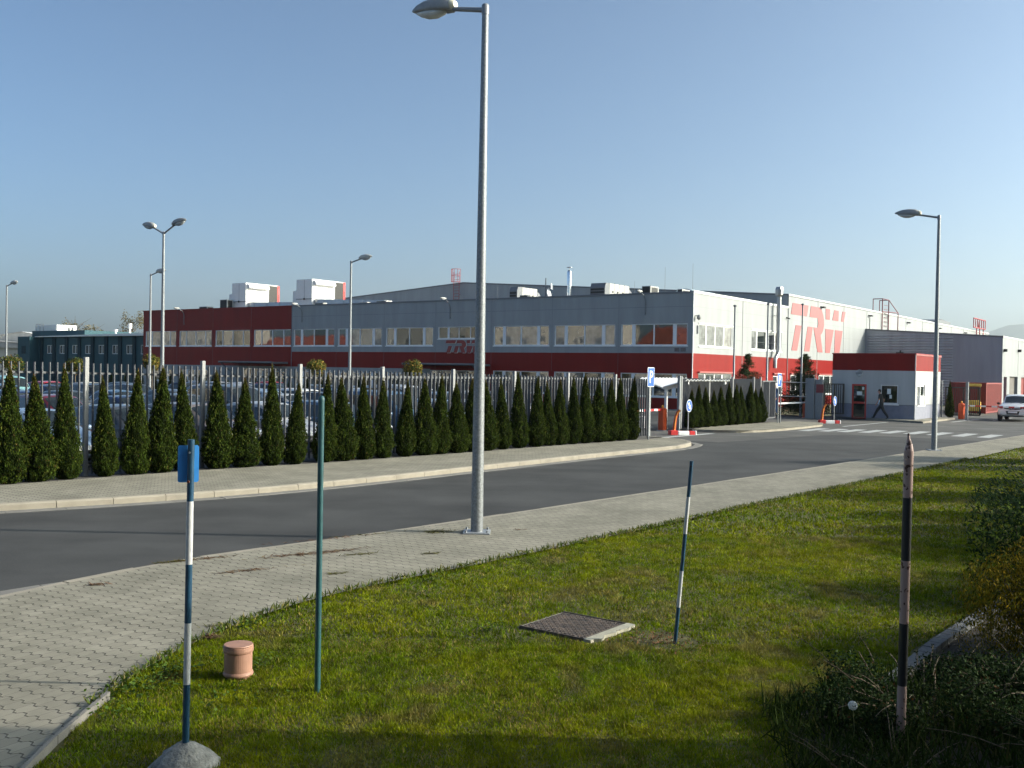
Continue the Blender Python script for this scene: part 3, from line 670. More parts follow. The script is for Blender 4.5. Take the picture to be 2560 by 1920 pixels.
for i, (x, y, h, r) in enumerate([(8.6,12.6,1.8,1.0),(10.3,16.5,2.3,1.1),(11.7,18.6,2.7,1.2),(13.2,21.3,3.0,1.3),(15.1,24.6,3.0,1.4),(17.3,30.6,4.2,1.0),(18.3,31.8,3.6,.9),(17.6,28.6,3.3,1.0),(9.6,14.4,2.0,.9)]):
    g = random.Random(60+i); bl = [(g.uniform(-.5,.5)*r, g.uniform(-.5,.5)*r, h*g.uniform(.25,.75), r*g.uniform(.45,.7), r*g.uniform(.45,.7), h*g.uniform(.18,.28)) for _ in range(7)]
    shrub('garden_shrub', f'evergreen garden shrub beyond the right photo edge, {ORD[i]} along the lawn', (x,y,.1), bl, 620, .15, .5, JUN, [3,4,1], 60+i, 'evergreen shrubs along the lawn', None, .5, 6)
shrub('lawn_shrub', 'small sparse shrub on the lawn strip by the far pavement at the right photo edge', (19.3,36.6,.1), [(0,0,.35,.5,.5,.35),(.4,.2,.5,.4,.4,.4)], 420, .08, .5, DK, [2,3,2], 71)
# hazy autumn trees far behind the teal building
for i, (x, y, h, r) in enumerate([(-83,192,11.2,2.6),(-80,193,10.4,2.0),(-71.5,190,12.2,2.4),(-69.3,195,12.0,2.2)]):
    o = thing('bare_tree', ['thin olive autumn tree behind the teal building, left of the pair','thin olive autumn tree behind the teal building, right of the pair','sparse grey olive tree behind the roof vents','sparse grey olive tree touching the red facade corner'][i], 'tree', (x,y,0), 0, 'autumn trees far behind the teal building')
    g = random.Random(80+i); bl = [(g.uniform(-.8,.8)*r, g.uniform(-.8,.8)*r, h-r*g.uniform(.5,2.2), r*g.uniform(.3,.5), r*g.uniform(.3,.5), r*g.uniform(.4,.8)) for _ in range(9)]
    V, F, C = blob_cloud(bl, 34, .3, .6, [(.16,.145,.08),(.20,.17,.10)], [1,1], 90+i, .8); raw('crown', V, F, 'leaf', C, o)
    mb = MB(); mb.tube([(0,0,0),(.1,0,h*.5),(0,0,h*.9)], [.25,.16,.03], 7)
    for k in range(22): z = h*g.uniform(.4,.85); mb.tube([(0,0,z),(g.uniform(-1,1)*r, g.uniform(-1,1)*r, z+g.uniform(.8,2.2))], [.06,.015], 4)
    mb.build('trunk', 'bark', o)
# dandelion clock
o = thing('dandelion_clock', 'white dandelion seed head on a thin stem at the lower right of the lawn', 'flower', (2.36,6.86,.10))
mb = MB(); mb.tube([(0,0,0),(.01,0,.15),(-.005,0,.31)], [.003,.0025,.002], 6); mb.build('stem', mat('dandelion_stem', (.16,.17,.06)), o)
rr = np.random.default_rng(3); d = rr.normal(0,1,(420,3)); d /= np.linalg.norm(d, axis=1)[:,None]
V, F, C = leaves(d*.030+np.array([-.005,0,.312]), d, .009, .8, np.tile(np.array([.75,.76,.74]), (420,1)), None, .3); raw('seed_head', V, F, 'leaf', C, o)
# weeds along the lawn edge, dry grass on the pavement
rr = np.random.default_rng(9); P = []; 
for (s, t, n, sp) in [(4.75,6.95,260,.16),(5.2,7.2,200,.16),(6.5,7.85,80,.1),(5.6,6.75,90,.12),(9.3,7.85,60,.15),(5.0,6.2,80,.2),(7.9,5.9,70,.06),(4.3,6.65,60,.12)]:
    a = rr.normal(0, sp, (n,2))*np.array([1.2,.8]); P.append(np.array([st(s+u, t+v, .12+abs(rr.normal(0,.035))) for u, v in a]))
P = np.concatenate(P); V, F, C = leaves(P, np.tile(np.array([0,0,1.]), (len(P),1)), .02+.022*rr.random(len(P)), .75, pal(len(P), [(.055,.10,.018),(.09,.14,.025),(.03,.05,.015)], [3,2,1]), None, .5)
tag(raw('broadleaf_weeds', V, F, 'leaf', C), kind='stuff')
parts = []
for (s, t, n, ls, lt, cc) in [(8.3,11.0,170,.5,.03,0),(9.6,10.2,330,.75,.05,0),(8.2,9.95,130,.4,.04,0),(9.9,9.7,60,.22,.03,1),(10.6,9.0,60,.16,.03,1),(6.6,10.6,60,.12,.03,0),(8.8,9.0,45,.1,.03,1),(12.1,10.15,190,.22,.1,1),(13.1,9.3,20,.1,.02,0),(8.0,11.1,150,.25,.02,1),(10.4,10.95,90,.8,.02,0),(11.2,10.75,60,.6,.015,1),(6.3,8.05,30,.1,.03,1),(6.0,7.75,120,.07,.03,0)]:
    a = rr.normal(0, 1, (n,2))*np.array([ls*.5, lt]); q = np.array([st(s+u*(1), t+v-u*.35, .128) for u, v in a])
    c = [[(.17,.10,.065),(.10,.06,.04),(.25,.20,.12)],[(.10,.10,.03),(.14,.13,.05),(.07,.06,.03)]][cc]
    parts.append(leaves(q, np.tile(np.array([0,0,1.]), (n,1)), .05+.08*rr.random(n), .10, pal(n, c, [2,2,1]), np.tile(np.array([1.,-.2,.15]), (n,1)), .35))
V, F, C = join(parts); tag(raw('dry_grass_litter', V, F, 'leaf', C), kind='stuff')
# loose tufts that overhang the pavement edge
parts = []; s = rr.uniform(4.2, 34, 2600); t = np.interp(s, LE[:,0], LE[:,1])-.02+rr.normal(0,.035,2600); n = 2600
q = np.array([st(a, b, .12) for a, b in zip(s, t)]); q[:,2] += .03
V, F, C = leaves(q, rr.normal(0,1,(n,3))*np.array([1,1,.2]), .07+.07*rr.random(n), .14, pal(n, [(.07,.11,.018),(.14,.15,.03),(.22,.19,.08)], [3,2,1]), np.tile(np.array([0,0,1.]), (n,1))+rr.normal(0,.5,(n,3)), .3)
tag(raw('edge_grass', V, F, 'leaf', C), kind='stuff')
# taller grass and weeds in the planting bed
n = 9000; a = rr.random(n); x = 1.5+rr.random(n)*3.4; y = 5.3+rr.random(n)*3.1; sv = UX*x+UY*y; tv = -UY*x+UX*y
be = np.interp(sv, [4.0,5.2,6.3,7.3,7.9,8.9,12], [-2,.9,2.2,2.75,2.5,2.35,2.3]); k = tv < be+.16; x, y = x[k], y[k]; n = len(x)
V, F, C = leaves(np.c_[x, y, .16+.06*rr.random(n)], rr.normal(0,1,(n,3))*np.array([1,1,.2]), .16+.22*rr.random(n)**2, .045, pal(n, [(.018,.034,.007),(.032,.052,.011),(.06,.06,.022)], [3,3,.7]), np.tile(np.array([0,0,1.]), (n,1))+rr.normal(0,.35,(n,3)), .3)
tag(raw('bed_grass', V, F, 'leaf', C), kind='stuff')
# ================================================================== factory: two-storey office block (local x inward from the street front, y along it)
S0, T0 = 66.39, 32.08
OB = thing('office_block', 'long two storey office block clad in silver and red panels', 'building', st(S0, T0), ANG)
FP = lambda a, z, d: (d, a, z)            # front wall: a along y, depth inward
RP = lambda a, z, d: (a, d, z)            # right end wall: a along x
OBM = ['panel', 'red', 'joint', 'trim', 'roof', 'white', 'redtrim', 'greybase']
def facade(mb, P, A, Z, ops, zone, seams=(), depth=.14, rev=5):
    a = sorted(set([A[0], A[1]]+[o[0] for o in ops]+[o[1] for o in ops]+[x for x in seams if A[0] < x < A[1]]))
    zz = sorted(set([Z[0], Z[1]]+[o[2] for o in ops]+[o[3] for o in ops]+[z for z in (.97, 2.66, 2.7, 4.13, 7.5) if Z[0] < z < Z[1]]))
    for i in range(len(a)-1):
        for j in range(len(zz)-1):
            ca, cz = (a[i]+a[i+1])/2, (zz[j]+zz[j+1])/2
            if any(o[0] < ca < o[1] and o[2] < cz < o[3] for o in ops): continue
            mb.quad(P(a[i],zz[j],0), P(a[i+1],zz[j],0), P(a[i+1],zz[j+1],0), P(a[i],zz[j+1],0), zone(ca, cz))
    for (p, q, r, s) in ops:
        mb.quad(P(p,r,0),P(q,r,0),P(q,r,depth),P(p,r,depth),rev); mb.quad(P(p,s,0),P(q,s,0),P(q,s,depth),P(p,s,depth),rev)
        mb.quad(P(p,r,0),P(p,s,0),P(p,s,depth),P(p,r,depth),rev); mb.quad(P(q,r,0),P(q,s,0),P(q,s,depth),P(q,r,depth),rev)
def window(root, P, op, bars, glass, fr=.06, sill=True, name='window', d=.10, frame='frame', tilt=None):
    a0, a1, z0, z1 = op; mb = MB()
    mb.boxP(P, a0, a1, z0, z0+fr, d-.05, d); mb.boxP(P, a0, a1, z1-fr, z1, d-.05, d)
    mb.boxP(P, a0, a0+fr, z0+fr, z1-fr, d-.05, d); mb.boxP(P, a1-fr, a1, z0+fr, z1-fr, d-.05, d)
    for (c, w) in bars: mb.boxP(P, a0+(a1-a0)*c-w/2, a0+(a1-a0)*c+w/2, z0+fr, z1-fr, d-.052, d)
    if sill: mb.boxP(P, a0-.06, a1+.06, z0-.09, z0-.003, -.05, d-.05)
    f = mb.build(name, frame, root)
    if not isinstance(glass, (list, tuple)): glass = [glass]
    cs = [0]+[c for c, w in bars]+[1]; g = MB()
    mats = sorted(set(glass))
    for k in range(len(cs)-1):
        b0, b1 = a0+(a1-a0)*cs[k], a0+(a1-a0)*cs[k+1]
        g.quad(P(b0,z0+.03,d-.02), P(b1,z0+.03,d-.02), P(b1,z1-.03,d-.02), P(b0,z1-.03,d-.02), mats.index(glass[k % len(glass)]))
    g.build('pane', mats, f)
    return f
BAY = 5.985
ops_u, ops_l = [], []
for k in range(11):
    y0 = .43+k*BAY+(.0 if k < 7 else .0); y1 = y0+5.44
    if k >= 7: y0 -= .1; y1 -= .2
    if k == 3: ops_u.append((y0+.45, y1-.05, 5.28, 6.29))
    else: ops_u.append((y0, y1, 4.70, 6.28))
for k in (0, 1, 2): ops_l.append((.43+k*BAY, 5.87+k*BAY, .95, 2.645))
for k in (4, 5, 6): ops_l.append((.6+k*BAY, 5.6+k*BAY, 1.0, 2.3))
for k in (7, 9, 10): ops_l.append((1.0+k*BAY, 5.2+k*BAY, 1.0, 2.25))
ent = (19.4, 24.6, .05, 2.6); ent2 = (44.2, 49.2, .05, 2.5)
def zone_f(a, z):
    if z > 4.13: return 1 if a > 42.12 else 0
    if z > 2.68: return 1
    if a < 25.9: return 1 if z > .0 and (a < 18.4 or a > 18.0) else 0
    return 0
mb = MB()
facade(mb, FP, (0, 66), (-.05, 8.5), ops_u+ops_l+[ent, ent2], zone_f, [k*BAY+.14 for k in range(1, 11)]+[42.12])
ops_r = [(1.0, 6.9, 4.68, 6.30), (10.65, 17.15, 4.68, 6.30), (1.0, 6.9, .95, 2.70), (15.4, 17.6, .95, 2.6)]
facade(mb, RP, (0, 18.5), (-.05, 8.5), ops_r, lambda a, z: 1 if z < 4.13 else 0, [8.82])
mb.quad((0,66,-.05),(18.5,66,-.05),(18.5,66,8.5),(0,66,8.5),1)
mb.box(.2, 18.5, .2, 65.8, -.04, 8.1, 4)
for k in range(1, 11):                          # vertical joints, horizontal joint line
    y = k*BAY+.14
    if k == 7: continue
    mb.box(-.006, -.001, y-.03, y+.03, 4.132, 8.5, 0 if y < 42 else 1); mb.box(-.006, -.001, y-.03, y+.03, 2.7, 4.128, 1)
    mb.box(-.009, -.0065, y-.008, y+.008, 2.7, 8.5, 3)
mb.box(-.004, -.001, .04, 42.0, 7.49, 7.512, 3); mb.box(-.004, -.001, 42.2, 66, 7.49, 7.51, 1)
for x in (8.82,): mb.box(x-.035, x+.035, -.02, -.001, -.03, 8.5, 2)
for z in (7.5, 6.4, 5.3): mb.box(.05, 18.4, -.004, -.001, z, z+.012, 2)
mb.box(-.035, .02, -.035, .02, -.03, 8.50, 5)    # white corner profile
mb.box(-.02, -.0015, 42.08, 42.16, 2.7, 8.5, 3)
mb.build('wall', OBM, OB)
mb = MB()
mb.box(-.05, .25, 0, 42.1, 8.46, 8.58, 0); mb.box(-.05, .25, 42.1, 66.05, 8.46, 8.57, 1); mb.box(-.05, 18.5, -.055, .25, 8.455, 8.63, 2)
mb.box(.25, 18.5, 65.8, 66.05, 8.46, 8.57, 0)
mb.build('parapet_cap', ['trim', 'red', 'white'], OB)
bars = [(.19, .30), (.5, .11), (.81, .30)]; thin = [(.2, .1), (.5, .1), (.8, .1)]
GL = [['glass','glass_dark','glass_dark','glass'], ['glass_blind','glass_blind','glass','glass_blind'], ['glass','glass_blind','glass_blind','glass'], ['glass_dark','glass_dark','glass_dark','glass_dark'], ['glass','glass_dark','glass_dark','glass'], ['glass_blind','glass','glass_blind','glass'], ['glass','glass_dark','glass','glass'], ['glass','glass','glass','glass'], ['glass_dark','glass_dark','glass','glass_dark'], ['glass_blind']*4, ['glass_blind']*4]
for k, op in enumerate(ops_u):
    b = [(.30,.06),(.55,.06),(.78,.2)] if k == 3 else (bars if k < 7 else thin)
    window(OB, FP, op, b, GL[k])
for op in ops_l: window(OB, FP, op, bars, ['glass','glass_dark','glass_blind','glass'])
window(OB, RP, ops_r[0], [(.22,.2),(.48,.12),(.74,.2)], ['glass_light','glass_light','glass_light','glass_blind'], fr=.08)
window(OB, RP, ops_r[1], [(.18,.22),(.5,.3),(.78,.14)], ['glass_light','glass_dark','glass','glass_blind'], fr=.10)
window(OB, RP, ops_r[2], [(.2,.2),(.48,.12),(.72,.22)], ['glass','glass_dark','glass','glass_light'], fr=.08)
window(OB, RP, ops_r[3], [(.5,.2)], ['glass','glass_dark'], fr=.08)
for (y0, y1, z0, z1) in (ent, ent2):            # glazed entrances
    f = window(OB, FP, (y0, y1, z0, z1), [(.25,.08),(.5,.12),(.75,.08)], ['glass_dark','glass','glass_dark','glass'], name='entrance_door', sill=False)
def canopy(y0, y1, z, dep):
    mb = MB(); mb.box(-dep, -.01, y0, y1, z, z+.05, 0); mb.box(-dep-.03, -dep, y0-.02, y1+.02, z-.06, z+.07, 1)
    n = int((y1-y0)/.9)
    for i in range(n+1):
        y = y0+(y1-y0)*i/n; mb.box(-dep, -.01, y-.03, y+.03, z-.12, z-.002, 1)
    for y in (y0+.2, y1-.2): mb.tube([(-dep+.1,y,z-.1),(-.05,y,z-1.35)], .05, 6, 1)
    return mb.build('canopy', ['steel','trim'], OB)
canopy(18.2, 25.9, 3.12, 2.2); canopy(42.6, 50.5, 3.08, 2.0)
for x0, x1 in ((.95, 6.95), (15.35, 17.65)):
    mb = MB(); mb.box(x0-.05, x1+.05, -.16, -.004, 2.72, 2.84); mb.build('window_awning_strip', 'redtrim', OB)
for x0, x1 in ((.95, 6.95), (10.6, 17.2)):
    mb = MB(); mb.box(x0-.05, x1+.05, -.05, -.004, 6.31, 6.36); mb.build('window_head_trim', 'white', OB)
mb = MB(); mb.tube([(14.6,-.45,3.25),(14.6,-.45,3.7),(14.62,-.45,4.0),(14.9,-.45,4.25),(15.2,-.45,4.4),(15.25,-.45,4.75),(15.25,-.45,9.25)], [.17,.17,.17,.17,.17,.19,.19], 14)
mb.lathe([(.2,9.2),(.33,9.36),(.36,9.8),(.28,10.02),(.2,10.04)], 8, (15.25,-.45,0), 0, False)
for z in (5.0, 6.1, 7.2, 8.3): mb.tube([(15.25,-.45,z),(15.25,-.45,z+.06)], .215, 14)
for z in (5.4, 7.6): mb.box(15.2, 15.3, -.45, -.0, z, z+.05)
mb.build('exhaust_chimney', 'steel', OB)
mb = MB(); mb.ell((.35,-.28,6.72), (.16,.16,.2), 12, 8); mb.box(.30,.40,-.28,-.005,6.80,6.86); mb.build('security_camera', 'lampgrey', OB)
mb = MB(); mb.box(.62,.78,-.08,-.004,5.55,6.15); mb.build('wall_loudspeaker', 'trim', OB)
for y in (.55, 1.05):
    mb = MB(); mb.box(-.05,-.004,y,y+.38,4.24,4.52,1); mb.box(-.06,-.051,y+.05,y+.33,4.28,4.48,0); mb.build('wall_box', ['glass_light','trim'], OB)
for x in (18.1,):
    mb = MB(); mb.box(x,x+.28,-.06,-.004,7.55,7.68); mb.tube([(x+.14,-.06,7.6),(x+.14,-.3,7.55)], .05, 8); mb.build('wall_floodlight', 'black', OB)
# company lettering
BIG = [[(19.55,9),(23.5,9),(23.15,8),(19.2,8)], [(20.4,7.1),(21.8,7.1),(20.85,4.85),(19.5,4.85)]], [[(24.15,9),(26.1,9),(26.6,8.95),(27.1,8.72),(27.5,8.35),(27.72,7.9),(27.74,7.4),(27.55,6.95),(27.25,6.65),(26.85,6.45),(27.5,4.85),(26.13,4.85),(24.95,7.1),(26.0,7.1),(26.25,7.5),(26.0,8),(23.88,8)], [(23.41,7.1),(24.7,7.1),(23.97,4.85),(22.62,4.85)]], [[(28.18,9),(29.37,9),(29.36,8),(28.24,8)],[(30.65,9),(31.92,9),(31.88,8),(30.12,8)],[(33.07,9),(34,9),(33.5,8),(32.67,8)],[(28.2,7.1),(30.53,7.1),(29.53,4.85),(28.27,4.85)],[(30.98,7.1),(33.2,7.1),(32.33,4.85),(30.84,4.85)]]
kx = .2537
for letter in BIG:
    mb = MB()
    for poly in letter:
        q = [(22.86-(x-19.2)*kx, 5.14+(z-9)*kx) for x, z in poly]
        mb.prism(q, lambda a, b, d: (d, a, b), -.05, -.11, 0, 0)
        mb.prism([(a-.05, b-.03) for a, b in q], lambda a, b, d: (d, a, b), -.012, -.048, 1, 1)
    mb.build('sign_letter', ['reddark', 'white'], OB)

# ------------------------------------------------------------------ production hall behind
HX0, HX1, HW = 18.55, 103.0, 72.
FH = thing('factory_hall', 'high white production hall with faded red lettering and a shallow gable roof', 'building', st(S0, T0), ANG)
def gz(y): return 9.64+(12.0-9.64)*(1-abs(y-36)/36)
mb = MB()
mb.add([(HX0,y,z) for y, z in ((0,-.05),(0,gz(0)),(36,gz(36)),(72,gz(72)),(72,-.05))], [(0,1,2,3,4)], 0)
mb.quad((HX0,0,4.13),(HX1,0,4.13),(HX1,0,9.64),(HX0,0,9.64),0); mb.quad((HX0,0,2.75),(HX1,0,2.75),(HX1,0,4.13),(HX0,0,4.13),1)
mb.quad((HX0,0,-.05),(HX1,0,-.05),(HX1,0,2.75),(HX0,0,2.75),1)
mb.quad((HX1,0,-.05),(HX1,72,-.05),(HX1,72,9.6),(HX1,0,9.6),0); mb.quad((HX0,72,-.05),(HX1,72,-.05),(HX1,72,9.6),(HX0,72,9.6),0)
mb.add([(HX1,0,9.6),(HX1,36,12),(HX1,72,9.6)], [(0,1,2)], 0)
x = 26.05
while x < HX1: mb.box(x-.035, x+.035, -.02, -.001, -.03, 9.6, 2); x += 7.5
for z in (5.3, 6.4, 7.5, 8.6): mb.box(HX0+.05, HX1, -.004, -.001, z, z+.012, 2)
mb.box(HX0-.05, HX0+.04, -.05, .02, -.03, 9.64, 3)
mb.build('wall', OBM, FH)
mb = MB()
mb.quad((HX0-.05,-.1,9.62),(HX1,-.1,9.62),(HX1,36,12.03),(HX0-.05,36,12.03),0); mb.quad((HX0-.05,36,12.03),(HX1,36,12.03),(HX1,72.1,9.62),(HX0-.05,72.1,9.62),0)
mb.box(HX0-.06, HX1, -.09, -.002, 9.56, 9.70, 1)
for y0, y1 in ((0,36),(36,72)):
    mb.hexa([(HX0-.06,y0,gz(y0)-.06),(HX0+.2,y0,gz(y0)-.06),(HX0+.2,y1,gz(y1)-.06),(HX0-.06,y1,gz(y1)-.06),(HX0-.06,y0,gz(y0)+.07),(HX0+.2,y0,gz(y0)+.07),(HX0+.2,y1,gz(y1)+.07),(HX0-.06,y1,gz(y1)+.07)], 2)
mb.build('roof', ['roof', 'white', 'trim'], FH)
for letter in BIG:
    mb = MB()
    for poly in letter: mb.prism(poly, lambda a, b, d: (a, d, b), -.006, -.03, 0, 0)
    mb.build('sign_letter', 'redlite', FH)
for x0, x1 in ((19.3, 25.5), (26.5, 33.0), (34.2, 39.5)):
    mb = MB(); mb.box(x0-.1, x1+.1, -.16, -.024, 2.74, 2.86); mb.build('window_awning_strip', 'redtrim', FH)
    window(FH, lambda a, z, d: (a, d-.115, z), (x0, x1, .95, 2.72), [(.2,.18),(.48,.12),(.74,.18)], ['glass','glass_dark','glass','glass_dark'], fr=.08)
for x in (26.7, 41.5, 56.5, 71.5, 86.3):
    mb = MB(); mb.box(x,x+.5,-.10,-.004,9.02,9.14); mb.box(x+.1,x+.55,-.35,-.10,8.98,9.12); mb.build('wall_floodlight', 'black', FH)
for x in (42.0,):
    mb = MB(); mb.box(x,x+.05,-.06,-.004,4.5,8.9); mb.build('downpipe', 'joint', FH)
def cage_ladder(name, root, P, a, z0, z1, cz0, cz1, w=.55, cage=True, mat_='ladder', landing=0):
    mb = MB(); r = .028
    for da in (0, w): mb.tube([P(a+da,z0,-.22), P(a+da,z1,-.22)], r, 6)
    z = z0+.15
    while z < z1-.1: mb.tube([P(a,z,-.22), P(a+w,z,-.22)], .018, 5); z += .3
    if cage:
        c = w/2; R = .52
        for z in (cz0, (cz0+cz1)/2, cz1):
            mb.tube([P(a+c+R*math.cos(q), z, -.22-.62*math.sin(q)) for q in np.linspace(0, PI, 9)], .03, 5)
        for q in np.linspace(0, PI, 6): mb.tube([P(a+c+R*math.cos(q), cz0, -.22-.62*math.sin(q)), P(a+c+R*math.cos(q), cz1, -.22-.62*math.sin(q))], .024, 5)
    for z in (z0+.3, (z0+z1)/2):
        for da in (0, w): mb.tube([P(a+da,z,-.22), P(a+da,z,0)], .02, 5)
    return mb.build(name, mat_, root)
FH_P = lambda a, z, d: (HX0+d, a, z)
cage_ladder('cage_ladder', FH, FH_P, 36.4, 8.3, 13.2, 12.1, 13.45, .75)
mb = MB()                                         # roof-edge safety cage posts of the right wall ladders
def exit_rail(x0, x1, zb, zt, d=-.1):
    for x in (x0, x1): mb.tube([(x,d,zb),(x,d,zt)], .06, 6); mb.tube([(x,d,zt),(x,.9,zt)], .05, 5); mb.tube([(x,.9,zt),(x,.9,9.7)], .05, 5)
    mb.tube([(x0,d,zt),(x1,d,zt)], .05, 5)
exit_rail(46.2, 48.6, 7.6, 11.15); mb.tube([(48.6,-.1,11.15),(49.4,-.9,9.75)], .05, 5); mb.tube([(46.2,-.1,9.75),(49.4,-.9,9.75),(49.4,-.9,7.7)], .06, 5)
for z in np.arange(7.8, 10.8, .45): mb.tube([(46.9,-.1,z),(48.2,-.1,z)], .035, 4)
mb.build('roof_ladder', mat('ladder_purple_red', (.17,.04,.055), .5), FH)
mb = MB()
for x in np.linspace(89.4, 97.4, 7): mb.tube([(x,-.6,10.0),(x,-.6,11.3)], .07, 5); 
for z in (10.0, 11.3): mb.tube([(89.4,-.6,z),(97.4,-.6,z)], .09, 5)
for x in (92.5, 94.5, 97.0): mb.tube([(x,-.4,7.5),(x,-.4,10.0)], .08, 5)
mb.tube([(92,-.6,11.3),(93.5,-.5,10.0)], .07, 5)
mb.build('roof_ladder', 'ladder', FH)
mb = MB(); mb.prism([(0,0),(4.5,0),(6.2,.9),(9.6,1.25),(9.6,2.0)][:0] or [(0,0),(.6,.8),(1.6,1.3),(3,1.55),(9.2,1.3),(7.8,0)], lambda a, b, d: (91.6+a, d, 9.95+b), 5., 8., 0, 0); mb.build('roof_vent', 'trim', FH)
mb = MB(); mb.cbox(30.5, 33.5, 6, 9, 9.8, 10.75, .1); mb.cbox(29.0, 30.4, 6, 9, 9.8, 10.7, .08, 1); mb.build('roof_vent', ['white','trim'], FH)

# ------------------------------------------------------------------ loading annex
LA = thing('loading_annex', 'grey annex with corrugated front joined to the hall, white side wall with dock doors', 'building', st(S0, T0), ANG)
AX, AY, AX1 = 40.7, -13.1, 92.
az = lambda y: 7.57+(6.74-7.57)*(y/AY)
mb = MB()
mb.add([(AX,0,-.05),(AX,-8.62,-.05),(AX,-8.62,az(-8.62)),(AX,0,az(0))], [(0,1,2,3)], 0)
mb.add([(AX,-8.62,-.05),(AX,AY,-.05),(AX,AY,az(AY)),(AX,-8.62,az(-8.62))], [(0,1,2,3)], 1)
n = 27
for i in range(n):                               # corrugated cladding: horizontal ribs
    z0 = .1+i*.27
    if z0+.16 > az(-8.6): break
    mb.prism([(z0, 0), (z0+.05, -.055), (z0+.12, -.055), (z0+.17, 0)], lambda a, b, d: (AX+b-.001, d, a), -.25, -8.58, 0, 0)
dd = [(41.55,43.15,.0,2.87,'container'),(44.57,49.03,.0,2.92,'trim'),(51.05,54.6,.0,2.87,'container'),(57,60.5,0,2.87,'trim')]
RPA = lambda a, z, d: (a, AY+d, z)
facade(mb, RPA, (AX, AX1), (-.05, 6.74), [(d[0],d[1],.0,d[3]) for d in dd], lambda a, z: 2, [49.05], .3, 2)
mb.quad((AX1,AY,-.05),(AX1,0,-.05),(AX1,0,7.5),(AX1,AY,6.7),2)
for x in (49.05, 56.5, 64, 71.5): mb.box(x-.03, x+.03, AY-.02, AY-.001, 3.0, 6.72, 3)
mb.build('wall', [panel_mat('annex_corrugated', (.36,.375,.42)), panel_mat('annex_panel', (.33,.335,.385)), 'panel', 'joint'], LA)
mb = MB(); mb.quad((AX-.05,.0,7.6),(AX1,.0,7.6),(AX1,AY-.05,6.77),(AX-.05,AY-.05,6.77),0)
mb.hexa([(AX-.06,0,7.5),(AX+.1,0,7.5),(AX+.1,AY,6.67),(AX-.06,AY,6.67),(AX-.06,0,7.66),(AX+.1,0,7.66),(AX+.1,AY-.06,6.83),(AX-.06,AY-.06,6.83)],1)
mb.box(AX-.05, AX1, AY-.06, AY-.003, 6.68, 6.82, 2); mb.build('roof', ['roof','trim','white'], LA)
for d in dd:
    mb = MB(); mb.quad(RPA(d[0],.0,.28),RPA(d[1],.0,.28),RPA(d[1],d[3],.28),RPA(d[0],d[3],.28),0)
    for z in np.arange(.4, 2.8, .45): mb.boxP(RPA, d[0], d[1], z, z+.03, .25, .279, 0)
    mb.build('dock_door', M['container'] if d[4] == 'container' else mat('dock_door_grey', (.12,.11,.10), .6), LA)
for x, z in ((41.1, 5.45), (48.7, 5.6)):
    mb = MB(); mb.boxP(RPA, x, x+.3, z-.15, z+.12, -.32, -.004); mb.build('wall_floodlight', 'black', LA)
mb = MB(); mb.box(AX-.35, AX-.07, -3.9, -3.2, 5.05, 5.2); mb.box(AX-.12,AX-.06,-3.65,-3.5,5.2,5.4); mb.build('wall_floodlight', 'black', LA)

# ------------------------------------------------------------------ things standing on the office roof
def local(x, y, z): p = st(S0+x, T0+y, z); return p
RZ = 8.1
def hvac(y0, y1, label, extra):
    o = thing('rooftop_air_unit', label, 'air handling unit', local(4., y0, RZ), ANG, 'large white rooftop air units')
    w = y1-y0
    mb = MB(); mb.cbox(0, 4.65, 0, w, 1.45, 3.42, .03); mb.box(.06, 4.6, .06, w-.06, 0, 1.448, 0)
    mb.box(-.012, -.001, w*.47, w*.47+.03, 1.5, 3.36, 1); mb.box(-.02, -.001, 0, w, 1.40, 1.46, 1)
    mb.build('housing', ['white','trim'], o)
    mb = MB(); mb.prism([(0,3.3)]+[(-.42*math.sin(q), 2.88+.42*math.cos(q)) for q in np.linspace(.1, PI/2, 7)]+[(0,2.72)], lambda a, b, d: (d, a, b), .18, 2.92, 0, 0); mb.build('intake_hood', 'white', o)
    mb = MB()
    for k in range(3):
        x = .42+k*.66; mb.cbox(x, x+.52, -.03, -.001, 1.72, 2.42, .01)
        if extra and k == 2: mb.box(x, x+.52, -.09, -.031, 1.95, 2.08)
    mb.build('access_panels', 'frame', o)
    mb = MB(); mb.box(3.16, 4.30, -.012, -.001, 1.5, 3.32, 0)
    for z in np.arange(1.55, 3.3, .09): mb.box(3.18, 4.28, -.035, -.0125, z, z+.03, 0)
    mb.build('grille', 'black', o)
    mb = MB(); mb.box(4.32, 4.63, -.014, -.001, 1.47, 3.40, 0); mb.box(4.42, 4.52, -.018, -.0145, 2.45, 3.1, 1); mb.build('red_end_panel', ['barred','redlite'], o)
    mb = MB(); mb.ell((-.05, w*.47, 1.43), (.08,.1,.1), 8, 6); mb.build('valve', 'black', o)
    mb = MB(); mb.cbox(.3, 1.9, w+.002, w+.85, 0, 2.3, .03); mb.build('side_box', 'white', o)
    return o
hvac(43.72, 46.02, 'large white boxy rooftop air unit with red end strip, the right one of the pair', False)
hvac(53.84, 56.08, 'large white boxy rooftop air unit with red end strip, the left one of the pair', True)
